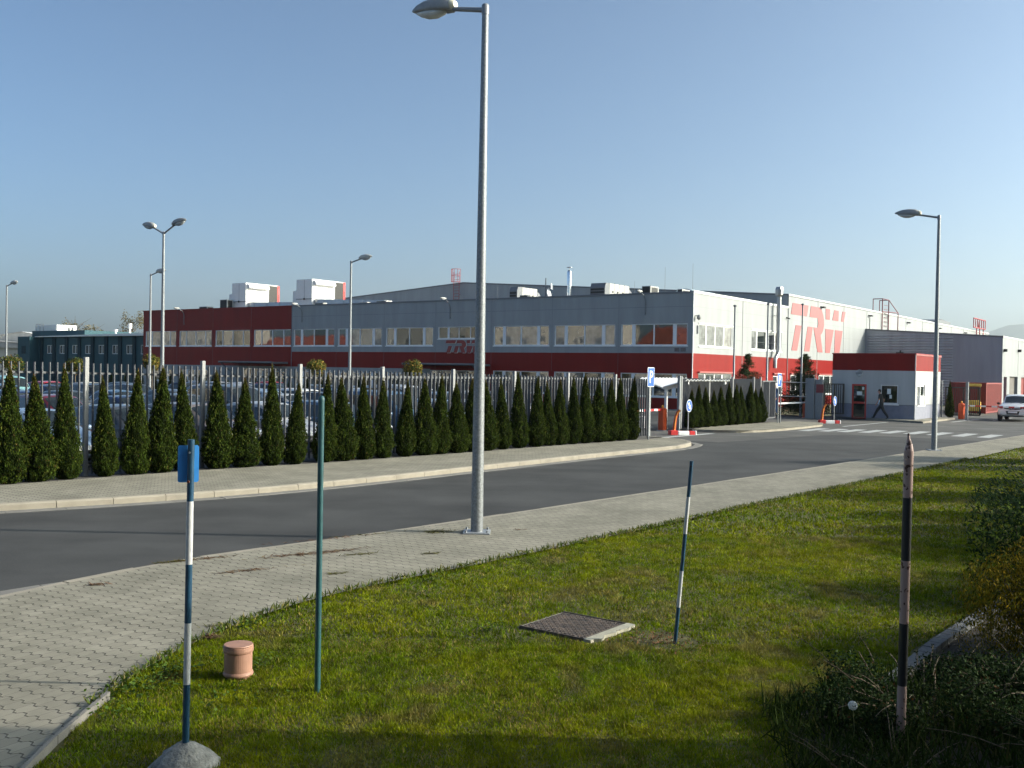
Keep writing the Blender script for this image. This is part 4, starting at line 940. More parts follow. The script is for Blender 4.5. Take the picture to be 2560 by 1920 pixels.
def duct(y0, y1, h0, h1, label):
    o = thing('air_duct', label, 'duct', local(4.35, y0, RZ), ANG, 'silver roof ducts'); L = y1-y0; mb = MB()
    n = 7
    for i in range(n):
        a, b = L*i/n+.01, L*(i+1)/n-.01; z0 = h0+(h1-h0)*i/n; z1 = h0+(h1-h0)*(i+1)/n; c = .03*(i % 2)
        mb.hexa([(c,a,.35),(1.2-c,a,.35),(1.2-c,b,.35),(c,b,.35),(c+.05,a,z0),(1.15,a,z0),(1.15,b,z1),(c+.05,b,z1)], 0)
    mb.build('duct_body', 'steel', o)
    mb = MB(); [mb.box(.1,1.1,L*q-.05,L*q+.05,0,.349,0) for q in (.15,.5,.85)]; mb.build('duct_feet', 'trim', o); return o
duct(34.2, 43.70, 1.05, 1.42, 'silver sheet metal duct running from the right rooftop air unit')
duct(47.0, 53.82, 1.2, 1.35, 'silver sheet metal duct running from the left rooftop air unit')
def ac(x, y, w, d, h, label, z0=.12, grille='front'):
    o = thing('condenser_unit', label, 'air conditioner', local(x, y, RZ), ANG, 'small rooftop air conditioners')
    mb = MB(); mb.cbox(0, d, 0, w, z0, z0+h, .02); [mb.box(.05,d-.05,w*q-.04,w*q+.04,0,z0-.001) for q in (.15,.85)]; mb.build('case', 'lampwhite', o)
    mb = MB(); mb.box(-.012, -.001, w*.08, w*.92, z0+.06, z0+h-.06)
    for z in np.arange(z0+.1, z0+h-.1, .07): mb.box(-.025, -.0125, w*.08, w*.92, z, z+.02)
    mb.box(d*.12, d*.85, -.012, -.001, z0+.1, z0+h-.1); mb.build('grille', 'black', o); return o
ac(1.2, 39.1, 1.2, .5, .62, 'small air conditioner on the parapet right of the right white rooftop unit')
ac(1.2, 33.4, 1.1, .5, .55, 'small air conditioner at the middle of the roof edge, left of its neighbour')
ac(1.2, 31.0, 1.3, .5, .6, 'small air conditioner at the middle of the roof edge, nearest the wall lamp')
ac(1.2, 42.7, 1.2, .5, .5, 'small air conditioner directly below the right white rooftop unit')
ac(3.0, 55.6, 1.2, .8, 1.5, 'dark louvred roof cowl left of the left white rooftop unit')
ac(2.0, 57.6, 1.4, .8, .75, 'low white roof box at the left of the red facade top')
o = ac(1.9, 4.5, .75, 1.35, 1.05, 'beige condenser box on the roof near the lit corner')
ac(1.9, 1.85, .4, 1.3, .72, 'smallest beige roof box beside the lit building corner')
def ahu(x, y, w, L, h, label, hood=True):
    o = thing('air_handler', label, 'air handling unit', local(x, y, RZ), ANG, 'long roof air handlers with louvred hoods')
    mb = MB(); mb.cbox(0, L, 0, w, .45, h, .04); mb.box(.1, L-.1, .08, w-.08, 0, .449, 1)
    for q in (.25,.5,.75,.97): mb.box(L*q-.02, L*q+.02, -.012, w, .47, h+.012, 1)
    for q in (.12,.36,.62): mb.box(L*q, L*q+.22, -.03, -.0125, .45+(h-.45)*.45, .45+(h-.45)*.55, 2); 
    mb.build('housing', ['lampwhite','trim','black'], o)
    mb = MB(); mb.prism([(0,.6),(-.65,.62),(-.75,.75),(-.75,h-.35),(-.6,h-.02),(0,h)], lambda a, b, d: (a-.002, d, b), 0, w, 0, 0); mb.build('hood', 'trim', o)
    mb = MB()
    for k in range(3): z = .72+k*(h-1.1)/3; mb.box(-.80, -.754, .06, w-.06, z, z+(h-1.1)/3-.08)
    mb.build('louvres', 'black', o)
    mb = MB(); mb.hexa([(L+.002,.15,.5),(L+.9,.3,.5),(L+.9,w-.3,.5),(L+.002,w-.15,.5),(L+.002,.15,h-.1),(L+.9,.3,h-.5),(L+.9,w-.3,h-.5),(L+.002,w-.15,h-.1)]); mb.build('duct_transition', 'steel', o)
    return o
ahu(5., 9.9, 1.38, 3.3, 1.82, 'long beige roof air handler with dark louvred hood, right of the steel chimney')
ahu(5.6, 19.05, .8, 2.4, 1.85, 'smaller beige roof air handler with dark louvred hood, left of the satellite dishes')
ac(2.0, 15.9, .85, .5, .7, 'dark fronted air conditioner in front of the smaller roof air handler')
o = thing('steel_chimney', 'stainless steel flue with a small rain cap on the roof', 'chimney', local(4, 13.17, RZ), ANG)
mb = MB(); mb.tube([(0,0,0),(0,0,1.6)], .16, 14); mb.tube([(0,0,1.6),(0,0,2.75),(0,0,2.86),(0,0,2.92)], [.185,.185,.15,.1], 14); mb.tube([(0,0,1.95),(0,0,2.0)], .20, 14); mb.build('flue', 'chrome', o)
mb = MB(); mb.tube([(0,0,2.9),(0,0,3.15)], .02, 5); mb.lathe([(.24,3.13),(.24,3.16),(.02,3.2)], 12); mb.build('rain_cap', 'steel', o)
o = thing('satellite_mast', 'mast with two white satellite dishes on the roof', 'satellite dish', local(3, 14.82, RZ), ANG)
mb = MB(); mb.tube([(0,0,0),(0,0,2.25)], .045, 8); mb.box(-.03,.03,-.3,.3,1.52,1.58); mb.build('mast', 'trim', o)
def dish(c, r, ax, parent):
    ax = Vector(ax).normalized(); x = ax.orthogonal().normalized(); y = ax.cross(x); mb = MB(); rings = []
    for q in (1., .7, .35, .05): rings.append([Vector(c)+ax*(r*.35*q*q)+(x*math.cos(2*PI*k/16)+y*math.sin(2*PI*k/16))*r*q for k in range(16)])
    for q in (.05, .7, 1.): rings.append([Vector(c)+ax*(r*.35*q*q-.03)+(x*math.cos(2*PI*k/16)+y*math.sin(2*PI*k/16))*r*q for k in range(16)])
    mb.loft(rings, 0, True, True, True); mb.tube([Vector(c), Vector(c)+ax*r*.7], .02, 5); mb.build('dish', 'white', parent)
dish((-.05,-.22,.85), .50, (.3,-1,.25), o); dish((.1,-.42,1.55), .30, (.35,-1,.1), o)
o = thing('roof_skylight', 'pale dome skylight on the roof near the lit corner', 'skylight', local(5, 3.2, RZ), ANG)
mb = MB(); mb.prism([(1.0*math.cos(q), .55+.6*math.sin(q)) for q in np.linspace(0, PI, 12)], lambda a, b, d: (d, a, b), 0, 4.5, 0, 0); mb.build('dome', mat('skylight_plastic', (.55,.66,.70), .2), o)
mb = MB(); mb.box(-.05,4.55,-1.1,1.1,0,.549); mb.build('skylight_curb', 'trim', o)
# thin lightning rods
for k, (x, y, h) in enumerate([(9,16.3,2.6),(11,8.0,3.6),(14,12.6,2.8),(6,3.0,3.2),(10,25.0,2.6)]):
    o = MB(); o.tube([(0,0,0),(0,0,h)], [.018,.01], 5); o.box(-.15,.15,-.15,.15,0,.1)
    q = o.build('lightning_rod', 'trim', None, local(x, y, RZ), ANG); tag(q, f'thin lightning rod on the office roof, {["left of the steel chimney","behind the beige condenser","behind the long air handler","beside the dome skylight","near the red cage ladder"][k]}', 'rod', 'lightning rods on the roof')
# wall lamps on curved arms
wl = thing('wall_lamp', None, 'lamp')
mb = MB(); mb.tube([(-.06,0,0),(-.07,0,.95),(-.13,0,1.2),(-.30,0,1.42),(-.62,0,1.58)], [.035,.035,.033,.03,.028], 8); mb.box(-.06,-.001,-.04,.04,.1,.16); mb.box(-.06,-.001,-.04,.04,.75,.81); mb.build('arm', 'galvp', wl)
mb = MB(); mb.ell((-.98,0,1.70), (.40,.16,.10), 12, 8); mb.ell((-1.02,0,1.64), (.26,.13,.08), 10, 6, 1); mb.build('lamp_head', ['lampwhite','lens'], wl)
for k, y in enumerate((3.86, 22.48, 40.68, 58.75)):
    o = wl if k == 0 else copy_tree(wl); o.location = local(0, y, 6.93); o.rotation_euler.z = ANG
    tag(o, 'curved arm wall lamp on the ' + ['silver facade nearest the lit corner','silver facade above the entrance sign','silver facade beside the red section','red facade section'][k], 'lamp', 'wall lamps on the long facade')

# ------------------------------------------------------------------ neighbouring buildings at the left
TX = 9.73
TB = thing('teal_building', 'dark teal industrial building with white roof edge and small windows', 'building', st(S0, T0), ANG)
tops = [(102.7-k*3.12, 101.25-k*3.12, 3.96, 5.12) for k in range(9)]
tops = [(b, a, c, d) for a, b, c, d in tops]
mb = MB(); FT = lambda a, z, d: (TX+d, a, z)
facade(mb, FT, (68, 105.1), (-.05, 6.3), tops, lambda a, z: 0, (), .12, 1)
for k in range(11): y = 104.2-k*3.12; mb.box(TX-.12, TX-.002, y-.5, y+.2, -.03, 6.25, 2)
mb.box(TX-1.2, TX+12, 105.12, 108.3, -.04, 6.3, 0); mb.box(TX+.3, TX+25, 68, 105.0, -.04, 6.2, 0)
mb.box(TX+.6, TX+9, 94.5, 107.8, 6.3, 7.15, 0)
mb.box(TX-1.25, TX-1.202, 106.2, 107.2, 3.9, 5.0, 2)
mb.build('wall', ['teal','whitewall',panel_mat('teal_dark', (.012,.034,.045), .6)], TB)
mb = MB(); mb.hexa([(TX-.5,68,6.30),(TX+25,68,6.30),(TX+25,105.1,6.26),(TX-.5,105.1,6.24),(TX-.5,68,6.75),(TX+25,68,7.0),(TX+25,105.1,6.6),(TX-.5,105.1,6.34)]); mb.build('roof', 'white', TB)
for op in tops: window(TB, FT, op, [(.55,.05)], ['glass_blind','glass_dark'], sill=False)
for y, h in ((82.5, 1.05), (86.3, 1.25), (89.5, .5)):
    mb = MB(); mb.tube([(TX+2,y,6.6),(TX+2,y,6.7+h*.55)], .13, 8); mb.tube([(TX+2,y,6.7+h*.5),(TX+2,y,6.75+h)], .26, 10); mb.build('roof_vent', 'white', TB)
for y in (99.0, 98.2):
    mb = MB(); mb.tube([(TX+1,y,7.1),(TX+1,y,7.6)], .12, 8); mb.build('roof_vent', 'trim', TB)
mb = MB(); mb.cbox(TX+1, TX+4, 102.1, 107.7, 7.16, 8.0, .03); mb.build('roof_tank', 'white', TB)
mb = MB()
for y in (106.9, 105.9, 105.0): mb.tube([(TX+.7,y,7.16),(TX+.7,y,8.1)], .03, 5)
mb.tube([(TX+.7,106.9,8.1),(TX+.7,105.0,8.1)], .03, 5); mb.build('roof_railing', 'trim', TB)
def hall(name, label, x0, x1, y0, y1, zw, zr, wm, rm):
    o = thing(name, label, 'building', (x0, y0, 0)); W, D = x1-x0, y1-y0
    mb = MB(); mb.box(0, W, 0, D, -.05, zw); mb.add([(0,-.01,zw),(W,-.01,zw),(W*.5,-.01,zr)], [(0,1,2)]); mb.build('wall', wm, o)
    mb = MB(); mb.quad((-.3,-.5,zw-.1),(W*.5,-.5,zr+.05),(W*.5,D,zr+.05),(-.3,D,zw-.1)); mb.quad((W*.5,-.5,zr+.05),(W+.3,-.5,zw-.1),(W+.3,D,zw-.1),(W*.5,D,zr+.05)); mb.build('roof', rm, o); return o
hall('storage_hall', 'white storage hall with pale pitched roof at the far left, highest of three', -100, -84, 190, 230, 7.2, 8.4, 'whitewall', 'white')
hall('storage_hall', 'white hall with pale flat roof strip at the left photo edge, middle of three', -112, -80, 178, 189, 5.9, 6.6, 'whitewall', 'white')
hall('storage_hall', 'pale grey hall wall at the left photo edge, lowest of three', -104, -74, 166, 177, 4.95, 5.1, 'whitewall', 'roof')
# ------------------------------------------------------------------ buildings behind the camera, seen only as reflections in the windows, and the one shading the lawn
M['cream'] = mat('cream_render', (.50,.46,.40), .9, var=.08); M['tiles'] = mat('red_roof_tiles', (.26,.06,.03), .8, var=.2)
for k, (t0, t1, h, rm, wm) in enumerate([(60,84,6.5,'tiles','cream'),(88,120,11.5,'roof','cream'),(124,150,11.5,'roof','whitewall'),(154,182,5.5,'tiles','cream'),(186,235,12,'roof','cream')]):
    o = thing('street_house', f'{["cream house with red roof","tall cream flat roofed house","tall white flat roofed house","low cream house with red roof","long cream block"][k]} across the street behind the camera, {ORD[k]} in its row', 'house', st(-27, t0), ANG)
    D, W = 9., t1-t0
    ops = [(2+q*4.0, 3.6+q*4.0, z, z+1.4) for q in range(int((W-3)/4)) for z in ([1.2] if h < 6 else [1.2, 4.2] if h < 9 else [1.2, 4.2, 7.4])]
    mb = MB(); FB = lambda a, z, d: (D-d, a, z)
    facade(mb, FB, (0, W), (-.05, h), ops, lambda a, z: 0, (), .15, 0); mb.quad((0,0,-.05),(D,0,-.05),(D,0,h),(0,0,h)); mb.quad((0,W,-.05),(D,W,-.05),(D,W,h),(0,W,h)); mb.quad((0,0,-.05),(0,W,-.05),(0,W,h),(0,0,h)); mb.build('wall', wm, o)
    rh = 4.0 if rm == 'tiles' else .4
    mb = MB(); mb.loft([[(-.5,-.5,h),(D+.5,-.5,h),(D+.5,W+.5,h),(-.5,W+.5,h)], [(D*.5-.1,2,h+rh),(D*.5+.1,2,h+rh),(D*.5+.1,W-2,h+rh),(D*.5-.1,W-2,h+rh)]]); mb.build('roof', rm, o)
    for op in ops: window(o, FB, op, [(.5,.06)], 'glass', sill=False)
o = thing('garden_building', 'plain white building right of and behind the lawn, outside the photo, shading its near end', 'building', (9., -14., 0))
mb = MB(); FG = lambda a, z, d: (a, 20.62-d, z); FK2 = lambda a, z, d: (a, 12.2-d, z); gops = [(2,3.6,1.,2.4),(6,7.6,1.,2.4)]; kops = [(-17,-15.4,1.,2.4),(-13,-11.4,1.,2.4),(-4,-2.4,1.,2.4)]
facade(mb, FG, (0, 14), (-.05, 6.0), gops, lambda a, z: 0, (), .15, 0); facade(mb, FK2, (-22, -.01), (-.05, 10.0), kops, lambda a, z: 0, (), .15, 0)  # unseen rear wing, added and raised to block sky and darken the near lawn
mb.box(0.01, 14, 0, 20.4, -.04, 5.9); mb.box(-22, 0, 0, 12.0, -.04, 9.9); mb.quad((0,0,6),(0,12.2,6),(0,12.2,10),(0,0,10)); mb.quad((0,12.2,-.05),(0,20.62,-.05),(0,20.62,6),(0,12.2,6)); mb.build('wall', 'whitewall', o)
mb = MB(); mb.box(0, 14, 0, 20.62, 6.0, 6.08); mb.box(-22, -.01, 0, 12.2, 10.0, 10.08); mb.build('roof', 'roof', o)
for op in gops: window(o, FG, op, [(.5,.06)], 'glass')
for op in kops: window(o, FK2, op, [(.5,.06)], 'glass')

# ------------------------------------------------------------------ guardhouse
SG, TG = 63.42, 16.0
GH = thing('guardhouse', 'small flat roofed guardhouse with red top band, grey base and orange red door', 'building', st(SG, TG, .0), ANG)
gd = (2.86, 3.76, .03, 2.19); gw = (.98, 2.03, 1.03, 2.18); gs = (.57, 2.3, .98, 2.19)
mb = MB(); zg = lambda a, z: 2 if z < .97 else (0 if z < 3.045 else 1)
def facade2(P, A, ops):
    a = sorted(set([A[0],A[1]]+[o[0] for o in ops]+[o[1] for o in ops])); zz = sorted(set([0,.97,3.045,4.06]+[o[2] for o in ops]+[o[3] for o in ops]))
    for i in range(len(a)-1):
        for j in range(len(zz)-1):
            ca, cz = (a[i]+a[i+1])/2, (zz[j]+zz[j+1])/2
            if any(q[0] < ca < q[1] and q[2] < cz < q[3] for q in ops): continue
            mb.quad(P(a[i],zz[j],0),P(a[i+1],zz[j],0),P(a[i+1],zz[j+1],0),P(a[i],zz[j+1],0),zg(ca,cz))
    for (p,q,r,s) in ops:
        for A_, B_ in (((p,r),(q,r)),((p,s),(q,s)),((p,r),(p,s)),((q,r),(q,s))): mb.quad(P(*A_,0),P(*B_,0),P(*B_,.16),P(*A_,.16),3)
facade2(FP, (0, 5.0), [gd, gw]); facade2(RP, (0, 6.2), [gs])
mb.quad((0,5,0),(6.2,5,0),(6.2,5,4.06),(0,5,4.06),0); mb.quad((6.2,0,0),(6.2,5,0),(6.2,5,4.06),(6.2,0,4.06),0)
mb.box(-.012,-.001,0,2.8,.955,.985,3); mb.box(-.012,-.001,3.8,5,.955,.985,3); mb.box(0,6.2,-.012,-.001,.955,.985,3)
mb.box(-.03,.02,-.03,.02,0,4.06,0)
mb.build('wall', ['ghpanel','red',mat('guardhouse_plinth', (.21,.22,.28), .6),'trim'], GH)
mb = MB(); mb.box(-.04,6.24,-.045,5.04,4.06,4.11,0); mb.box(-.045,6.2,-.048,-.002,3.98,4.058,1); mb.build('roof', ['reddark','redtrim'], GH)
mb = MB(); y0,y1,z0,z1 = gd; D = .05
for a in ((y0,y0+.1,z0,z1),(y1-.1,y1,z0,z1),(y0+.1,y1-.1,z1-.1,z1),(y0+.1,y1-.1,z0,z0+.12),(y0+.1,y1-.1,.98,1.10)): mb.boxP(FP,a[0],a[1],a[2],a[3],D-.04,D+.02)
dr = mb.build('door', mat('door_orange_red', (.50,.035,.022), .4), GH)
mb = MB(); mb.quad(FP(y0+.1,1.1,D),FP(y1-.1,1.1,D),FP(y1-.1,z1-.1,D),FP(y0+.1,z1-.1,D)); mb.quad(FP(y0+.1,z0+.12,D),FP(y1-.1,z0+.12,D),FP(y1-.1,.98,D),FP(y0+.1,.98,D)); mb.build('pane', 'glass_dark', dr)
mb = MB(); mb.boxP(FP, 3.14, 3.46, 1.50, 1.74, D-.02, D-.005); mb.boxP(FP, 3.02, 3.14, 1.84, 2.02, D-.02, D-.005); mb.build('notice', 'paper', dr)
mb = MB(); mb.tube([FP(2.95,1.0,D-.08),FP(2.95,1.14,D-.08)], .015, 6); mb.build('handle', 'chrome', dr)
f = window(GH, FP, gw, [], ['glass_dark'], fr=.06)
mb = MB(); mb.boxP(FP, 1.42, 1.64, 1.62, 1.94, .05, .07); mb.boxP(FP, 1.36, 1.50, 1.35, 1.58, .05, .07); mb.build('notice', 'paper', f)
f = window(GH, RP, gs, [(.5,.1)], ['glass_light','glass_dark'], fr=.09)
mb = MB(); mb.boxP(RP, .75, 1.7, 1.02, 1.55, -.12, .03); mb.build('service_hatch', 'frame', f)
mb = MB(); mb.tube([(-.12,3.32,2.88),(-.002,3.32,2.88)], [.20,.22], 18); mb.box(-.15,-.121,3.14,3.50,2.84,2.90,1); mb.build('bulkhead_lamp', ['lens','trim'], GH)
# ================================================================== fences and gates
FA = ANG-math.atan(.08)
def picket_panel(mb, x0, x1, ztop, zbot, rails, step, w=.018, d=.07, slope=0., y=0.03):
    n = max(1, int(round((x1-x0)/step)))
    for i in range(n):
        x = x0+(i+.5)*(x1-x0)/n; zt = ztop+slope*x; mb.box(x-w/2, x+w/2, y-d, y, zbot, zt)
    for r in rails:
        mb.hexa([(x0,y+.001,r+slope*x0),(x1,y+.001,r+slope*x1),(x1,y+.055,r+slope*x1),(x0,y+.055,r+slope*x0),(x0,y+.001,r+.045+slope*x0),(x1,y+.001,r+.045+slope*x1),(x1,y+.055,r+.045+slope*x1),(x0,y+.055,r+.045+slope*x0)])
def fence(name, label, loc, rot, posts, ztop, zpost, rails, step, slope=0., pm='post_galv', pw=.05, w=.035, skip=()):
    o = thing(name, label, 'fence', loc, rot)
    for x in posts:
        mb = MB(); mb.cbox(x-pw, x+pw, -pw, pw, -.05, zpost+slope*x, .008); mb.build('post', pm, o)
    for k, (a, b) in enumerate(zip(posts, posts[1:])):
        if k in skip: continue
        mb = MB(); picket_panel(mb, a+pw+.03, b-pw-.03, ztop, .14, rails, step, slope=slope); mb.build('panel', 'bars', o)
    return o
fence('picket_fence', 'long galvanised picket fence with square posts behind the row of thujas', st(12.93, 21.26), FA, [-3,0,3,6,9,12,15,18,21,23.35], 2.66, 2.80, [.38, 2.41], .172, -.0105)
fence('gate_fence', 'shorter grey picket fence behind the thujas on the pavement island', st(42.44, 21.05), ANG+.03, [0,3.2,6.2,9.2,10.2], 2.44, 2.54, [.38,2.15], .14, 0.)
def gate(name, label, loc, rot, L, ztop, zbot, step, m='bars', w=.024):
    o = thing(name, label, 'gate', loc, rot)
    mb = MB()
    for z in (zbot, ztop-.07): mb.box(0, L, -.035, .035, z, z+.07)
    for x in (0, L-.07, L*.5): mb.box(x, x+.07, -.034, .034, zbot+.07, ztop-.071)
    mb.build('frame', m, o)
    mb = MB(); n = int(L/step)
    for i in range(n): x = (i+.5)*L/n; mb.box(x-w/4, x+w/4, -.03, .03, zbot+.071, ztop-.0715)
    mb.build('bars', m, o); return o
gate('sliding_gate', 'long sliding picket gate parked open behind the end of the thuja row', st(20.6, 21.25), FA, 15.6, 2.43, .22, .19)
gate('sliding_gate', 'grey barred gate leaf beside the second parking sign', st(52.75, 21.3), ANG, 1.9, 2.35, .25, .11)
gate('sliding_gate', 'dark barred gate panel right of the guardhouse, in front of the red container', st(70.6, 15.9), ANG-.95, 2.3, 2.08, .2, .115, 'black')
gate('sliding_gate', 'narrow dark gate leaf between the grey gate column and the guardhouse', st(61.9, 21.0), ANG-.6, 1.5, 2.2, .3, .16, 'black')
def column(label, s, t, w, h, m='galvp', cat='post', name='gate_post'):
    o = thing(name, label, cat, st(s, t), ANG); mb = MB(); mb.cbox(-w/2, w/2, -w/2, w/2, -.03, h, .01); mb.build('shaft', m, o)
    mb = MB(); mb.cbox(-w*.8, w*.8, -w*.8, w*.8, -.02, .03, .005); mb.build('base_plate', m, o)
    mb = MB(); mb.box(-w*.75, -w*.51, -.05, .05, h*.4, h*.46); mb.box(-w*.75, -w*.51, -.05, .05, h*.85, h*.91); mb.build('roller_bracket', 'trim', o); return o
column('grey gate post left of the first keep right sign', 36.35, 19.45, .12, 2.5)
column('tall grey gate post at the left end of the island thujas', 42.25, 21.05, .13, 2.56)
column('grey gate post in front of the yellow forklift roof', 68.6, 14.15, .16, 2.42)
column('thin post behind the right street lamp beside the slim thuja', 70.35, 16.05, .09, 2.5)
o = thing('gate_column', 'wide grey gate column with a red notice plate left of the guardhouse', 'post', st(61.75, 21.55), ANG)
mb = MB(); mb.cbox(-.2, .2, -.06, .5, -.03, 2.5, .02); mb.cbox(-.12, .2, -.55, -.07, -.03, 2.44, .02); mb.build('shaft', 'galvp', o)
mb = MB(); mb.box(-.16, -.125, -.62, -.17, 1.62, 2.14); mb.build('notice_plate', mat('dull_red_plate', (.20,.03,.035), .5), o)
mb = MB()
for z in (2.22, 1.35): mb.tube([(-.1,.3,z),(-2.3,2.6,z+.03),(-3.6,3.8,z+.1)], .03, 6)
mb.build('guide_rails', 'galvp', o)
# ------------------------------------------------------------------ street lamps
def lamp_parts(o, dirs, h=8.25, head='lampgrey', rise=.17):
    mb = MB(); mb.tube([(0,0,.0),(0,0,.05),(0,0,h*.5),(0,0,h-.02)], [.098,.096,.074,.050], 20)
    mb.box(-.10,-.085,-.045,.045,.75,1.05) if False else None
    mb.build('pole', 'galvp', o)
    mb = MB(); mb.cbox(-.21,.21,-.21,.21,-.002,.022,.006)
    for sx in (-1,1):
        for sy in (-1,1): mb.tube([(sx*.165,sy*.165,.022),(sx*.165,sy*.165,.055)], .018, 6, smooth=False)
    mb.build('base_plate', 'galv', o)
    mb = MB(); mb.tube([(0,0,h-.16),(0,0,h-.02),(0,0,h+.0)], [.058,.058,.045], 16)
    for a in dirs: mb.tube([(0,0,h-.09),(math.cos(a)*.42,math.sin(a)*.42,h-.09+rise*.55),(math.cos(a)*.86,math.sin(a)*.86,h-.09+rise*1.1)], [.040,.036,.034], 10)
    mb.build('arm', mat('lamp_arm_steel', (.24,.25,.27), .5, .3) if 'lamp_arm_steel' not in bpy.data.materials else bpy.data.materials['lamp_arm_steel'], o)
    for a in dirs:
        ca, sa = math.cos(a), math.sin(a); z0 = h-.09+rise*1.12; tl = rise*.5
        f = lambda x, y, z: (ca*x-sa*y, sa*x+ca*y, z0+z+(x-.8)*tl)
        mb = MB(); rings = []
        for x, hw, zt, zb in [(.66,.075,.085,-.055),(.70,.115,.13,-.055),(.80,.135,.165,-.05),(1.0,.145,.175,-.045),(1.2,.135,.15,-.04),(1.36,.10,.10,-.03),(1.47,.045,.05,-.01),(1.50,.015,.025,.0)]:
            rings.append([f(x, hw*math.sin(q), zb if math.cos(q) < -.2 else zt*max(0, math.cos(q))**.7) for q in np.linspace(0, 2*PI, 16, endpoint=False)])
        mb.loft(rings, 0, True, True, True)
        mb.box(0,0,0,0,0,0) if False else None
        hd = mb.build('lamp_head', head, o)
        mb = MB(); rings = []
        for x, hw, zb in [(.80,.04,-.06),(.86,.10,-.10),(1.0,.125,-.145),(1.16,.12,-.145),(1.30,.09,-.105),(1.40,.04,-.05)]:
            rings.append([f(x, hw*math.cos(q), -.043+(zb+.043)*max(0,math.sin(q))) for q in np.linspace(0, PI, 9)])
        mb.loft(rings, 0, True, True, True); mb.build('lens', 'lens', hd)
        mb = MB(); rings = []
        for x, r in [(.60,.06),(.645,.095),(.665,.10)]: rings.append([f(x, r*math.cos(q)*1.0, .035+r*.9*math.sin(q)) for q in np.linspace(0, 2*PI, 14, endpoint=False)])
        mb.loft(rings, 0, True, True, True); mb.build('end_cap', mat('cream_cap', (.62,.58,.46), .5) if 'cream_cap' not in bpy.data.materials else bpy.data.materials['cream_cap'], hd)
AV = math.atan2(UX, -UY)          # direction of V (towards the fence)
o = thing('street_lamp', 'tall galvanised street lamp in the middle of the photo, standing on the near pavement', 'street lamp', (-.51, 15.76, .12), 0, 'street lamps along the near pavement'); lamp_parts(o, [AV], 8.2)
o2 = copy_tree(o); o2.location = (14.77, 35.32, .12); tag(o2, 'street lamp at the right, in front of the guardhouse and grey annex', 'street lamp', 'street lamps along the near pavement')
p = thing('lot_lamp', 'lamp mast with one arm to the right, in front of the silver facade', 'street lamp', (-8.58, 53.4, 0), 0, 'lamp masts in the car park'); lamp_parts(p, [AV+PI], 8.3, 'lampwhite')
for x, y, l in [(-22.56, 63., 'single armed lamp mast just left of the twin armed mast'), (-37., 74., 'single armed lamp mast at the left photo edge')]:
    q = copy_tree(p); q.location = (x, y, 0); tag(q, l, 'street lamp', 'lamp masts in the car park')
p = thing('lot_lamp', 'twin armed lamp mast with two raised heads in the car park', 'street lamp', (-14.87, 43., 0), 0, 'lamp masts in the car park'); lamp_parts(p, [AV, AV+PI], 8.3, 'lampgrey', .33)
# ------------------------------------------------------------------ flagpoles
for k, (s, t, h) in enumerate([(55.36,24.1,6.68),(57.2,22.82,6.88),(65.03,23.58,7.36)]):
    o = thing('flagpole', ['bare flagpole left of the first end wall window','bare flagpole in front of the silver exhaust chimney','bare flagpole in front of the large faded lettering'][k], 'flagpole', st(s, t), 0, 'bare flagpoles by the gate')
    mb = MB(); mb.tube([(0,0,0),(0,0,h*.28),(0,0,h*.285),(0,0,h-.1)], [.085,.08,.062,.05], 12); mb.build('pole', 'galvp', o)
    mb = MB(); mb.lathe([(.05,h-.1),(.10,h-.06),(.10,h),(.02,h+.03)], 12); mb.build('cap', 'trim', o)
# ------------------------------------------------------------------ posts on the lawn
def banded_post(name, label, base, top, r, bands, n=14, extra=None, cat='post', cap=True):
    o = thing(name, label, cat, base); b = Vector(base); d = Vector(top)-b; H = d.z
    for (z0, z1, m) in bands:
        mb = MB(); mb.tube([d*(z0/H), d*(z1/H)], r, n); mb.build('painted_band', m, o)
    return o, d
Pb, Pw = 'postblue', 'postwhite'
o, d = banded_post('marker_post', 'blue and white banded post with a blue plate, set in a concrete mound', (-2.035, 6.4, .10), (-2.035+.012, 6.4, 2.18), .0215, [(0,.527,Pb),(.527,.917,Pw),(.917,1.29,Pb),(1.29,1.69,Pw),(1.69,2.08,Pb)])
mb = MB(); rings = []
g = random.Random(4)
for rr_, z in [(.24,-.02),(.20,.03),(.15,.08),(.095,.125),(.05,.15),(.03,.155)]:
    rings.append([(rr_*(1+g.uniform(-.08,.08))*math.cos(q), rr_*(1+g.uniform(-.08,.08))*math.sin(q), z+g.uniform(-.006,.006)) for q in np.linspace(0, 2*PI, 22, endpoint=False)])
mb.loft(rings, 0, True, True, True); mb.build('concrete_foot', 'concrete', o)
mb = MB()
def rr2(w, h, r, n=4):
    out = []
    for cx, cz, a0 in ((w/2-r,h/2-r,0),(-w/2+r,h/2-r,PI/2),(-w/2+r,-h/2+r,PI),(w/2-r,-h/2+r,1.5*PI)):
        out += [(cx+r*math.cos(a0+q), cz+r*math.sin(a0+q)) for q in np.linspace(0, PI/2, n)]
    return out
ca, sa = math.cos(.38), math.sin(.38)
mb.prism(rr2(.128, .235, .014), lambda a, b, dd: (-.002+a*ca-dd*sa, a*sa+dd*ca, 1.925+b), .027, .031); mb.build('plate', 'plateblue', o)
mb = MB(); mb.box(-.016,.016,.02,.0265,1.83,2.02); mb.tube([(.012,-.022,2.0),(.012,-.03,2.0)], .007, 8, 0); mb.tube([(.004,-.02,1.815),(.004,-.029,1.815)], .009, 8, 1); mb.build('plate_bolts', ['chrome', mat('rust', (.16,.05,.03), .9)], o)
o, d = banded_post('marker_post', 'leaning blue and white banded post beside the metal grating', (1.58, 9.53, .08), (1.705, 9.53, 1.83), .018, [(0,.365,Pb),(.365,.71,Pw),(.71,1.06,Pb),(1.06,1.41,Pw),(1.41,1.75,Pb)])
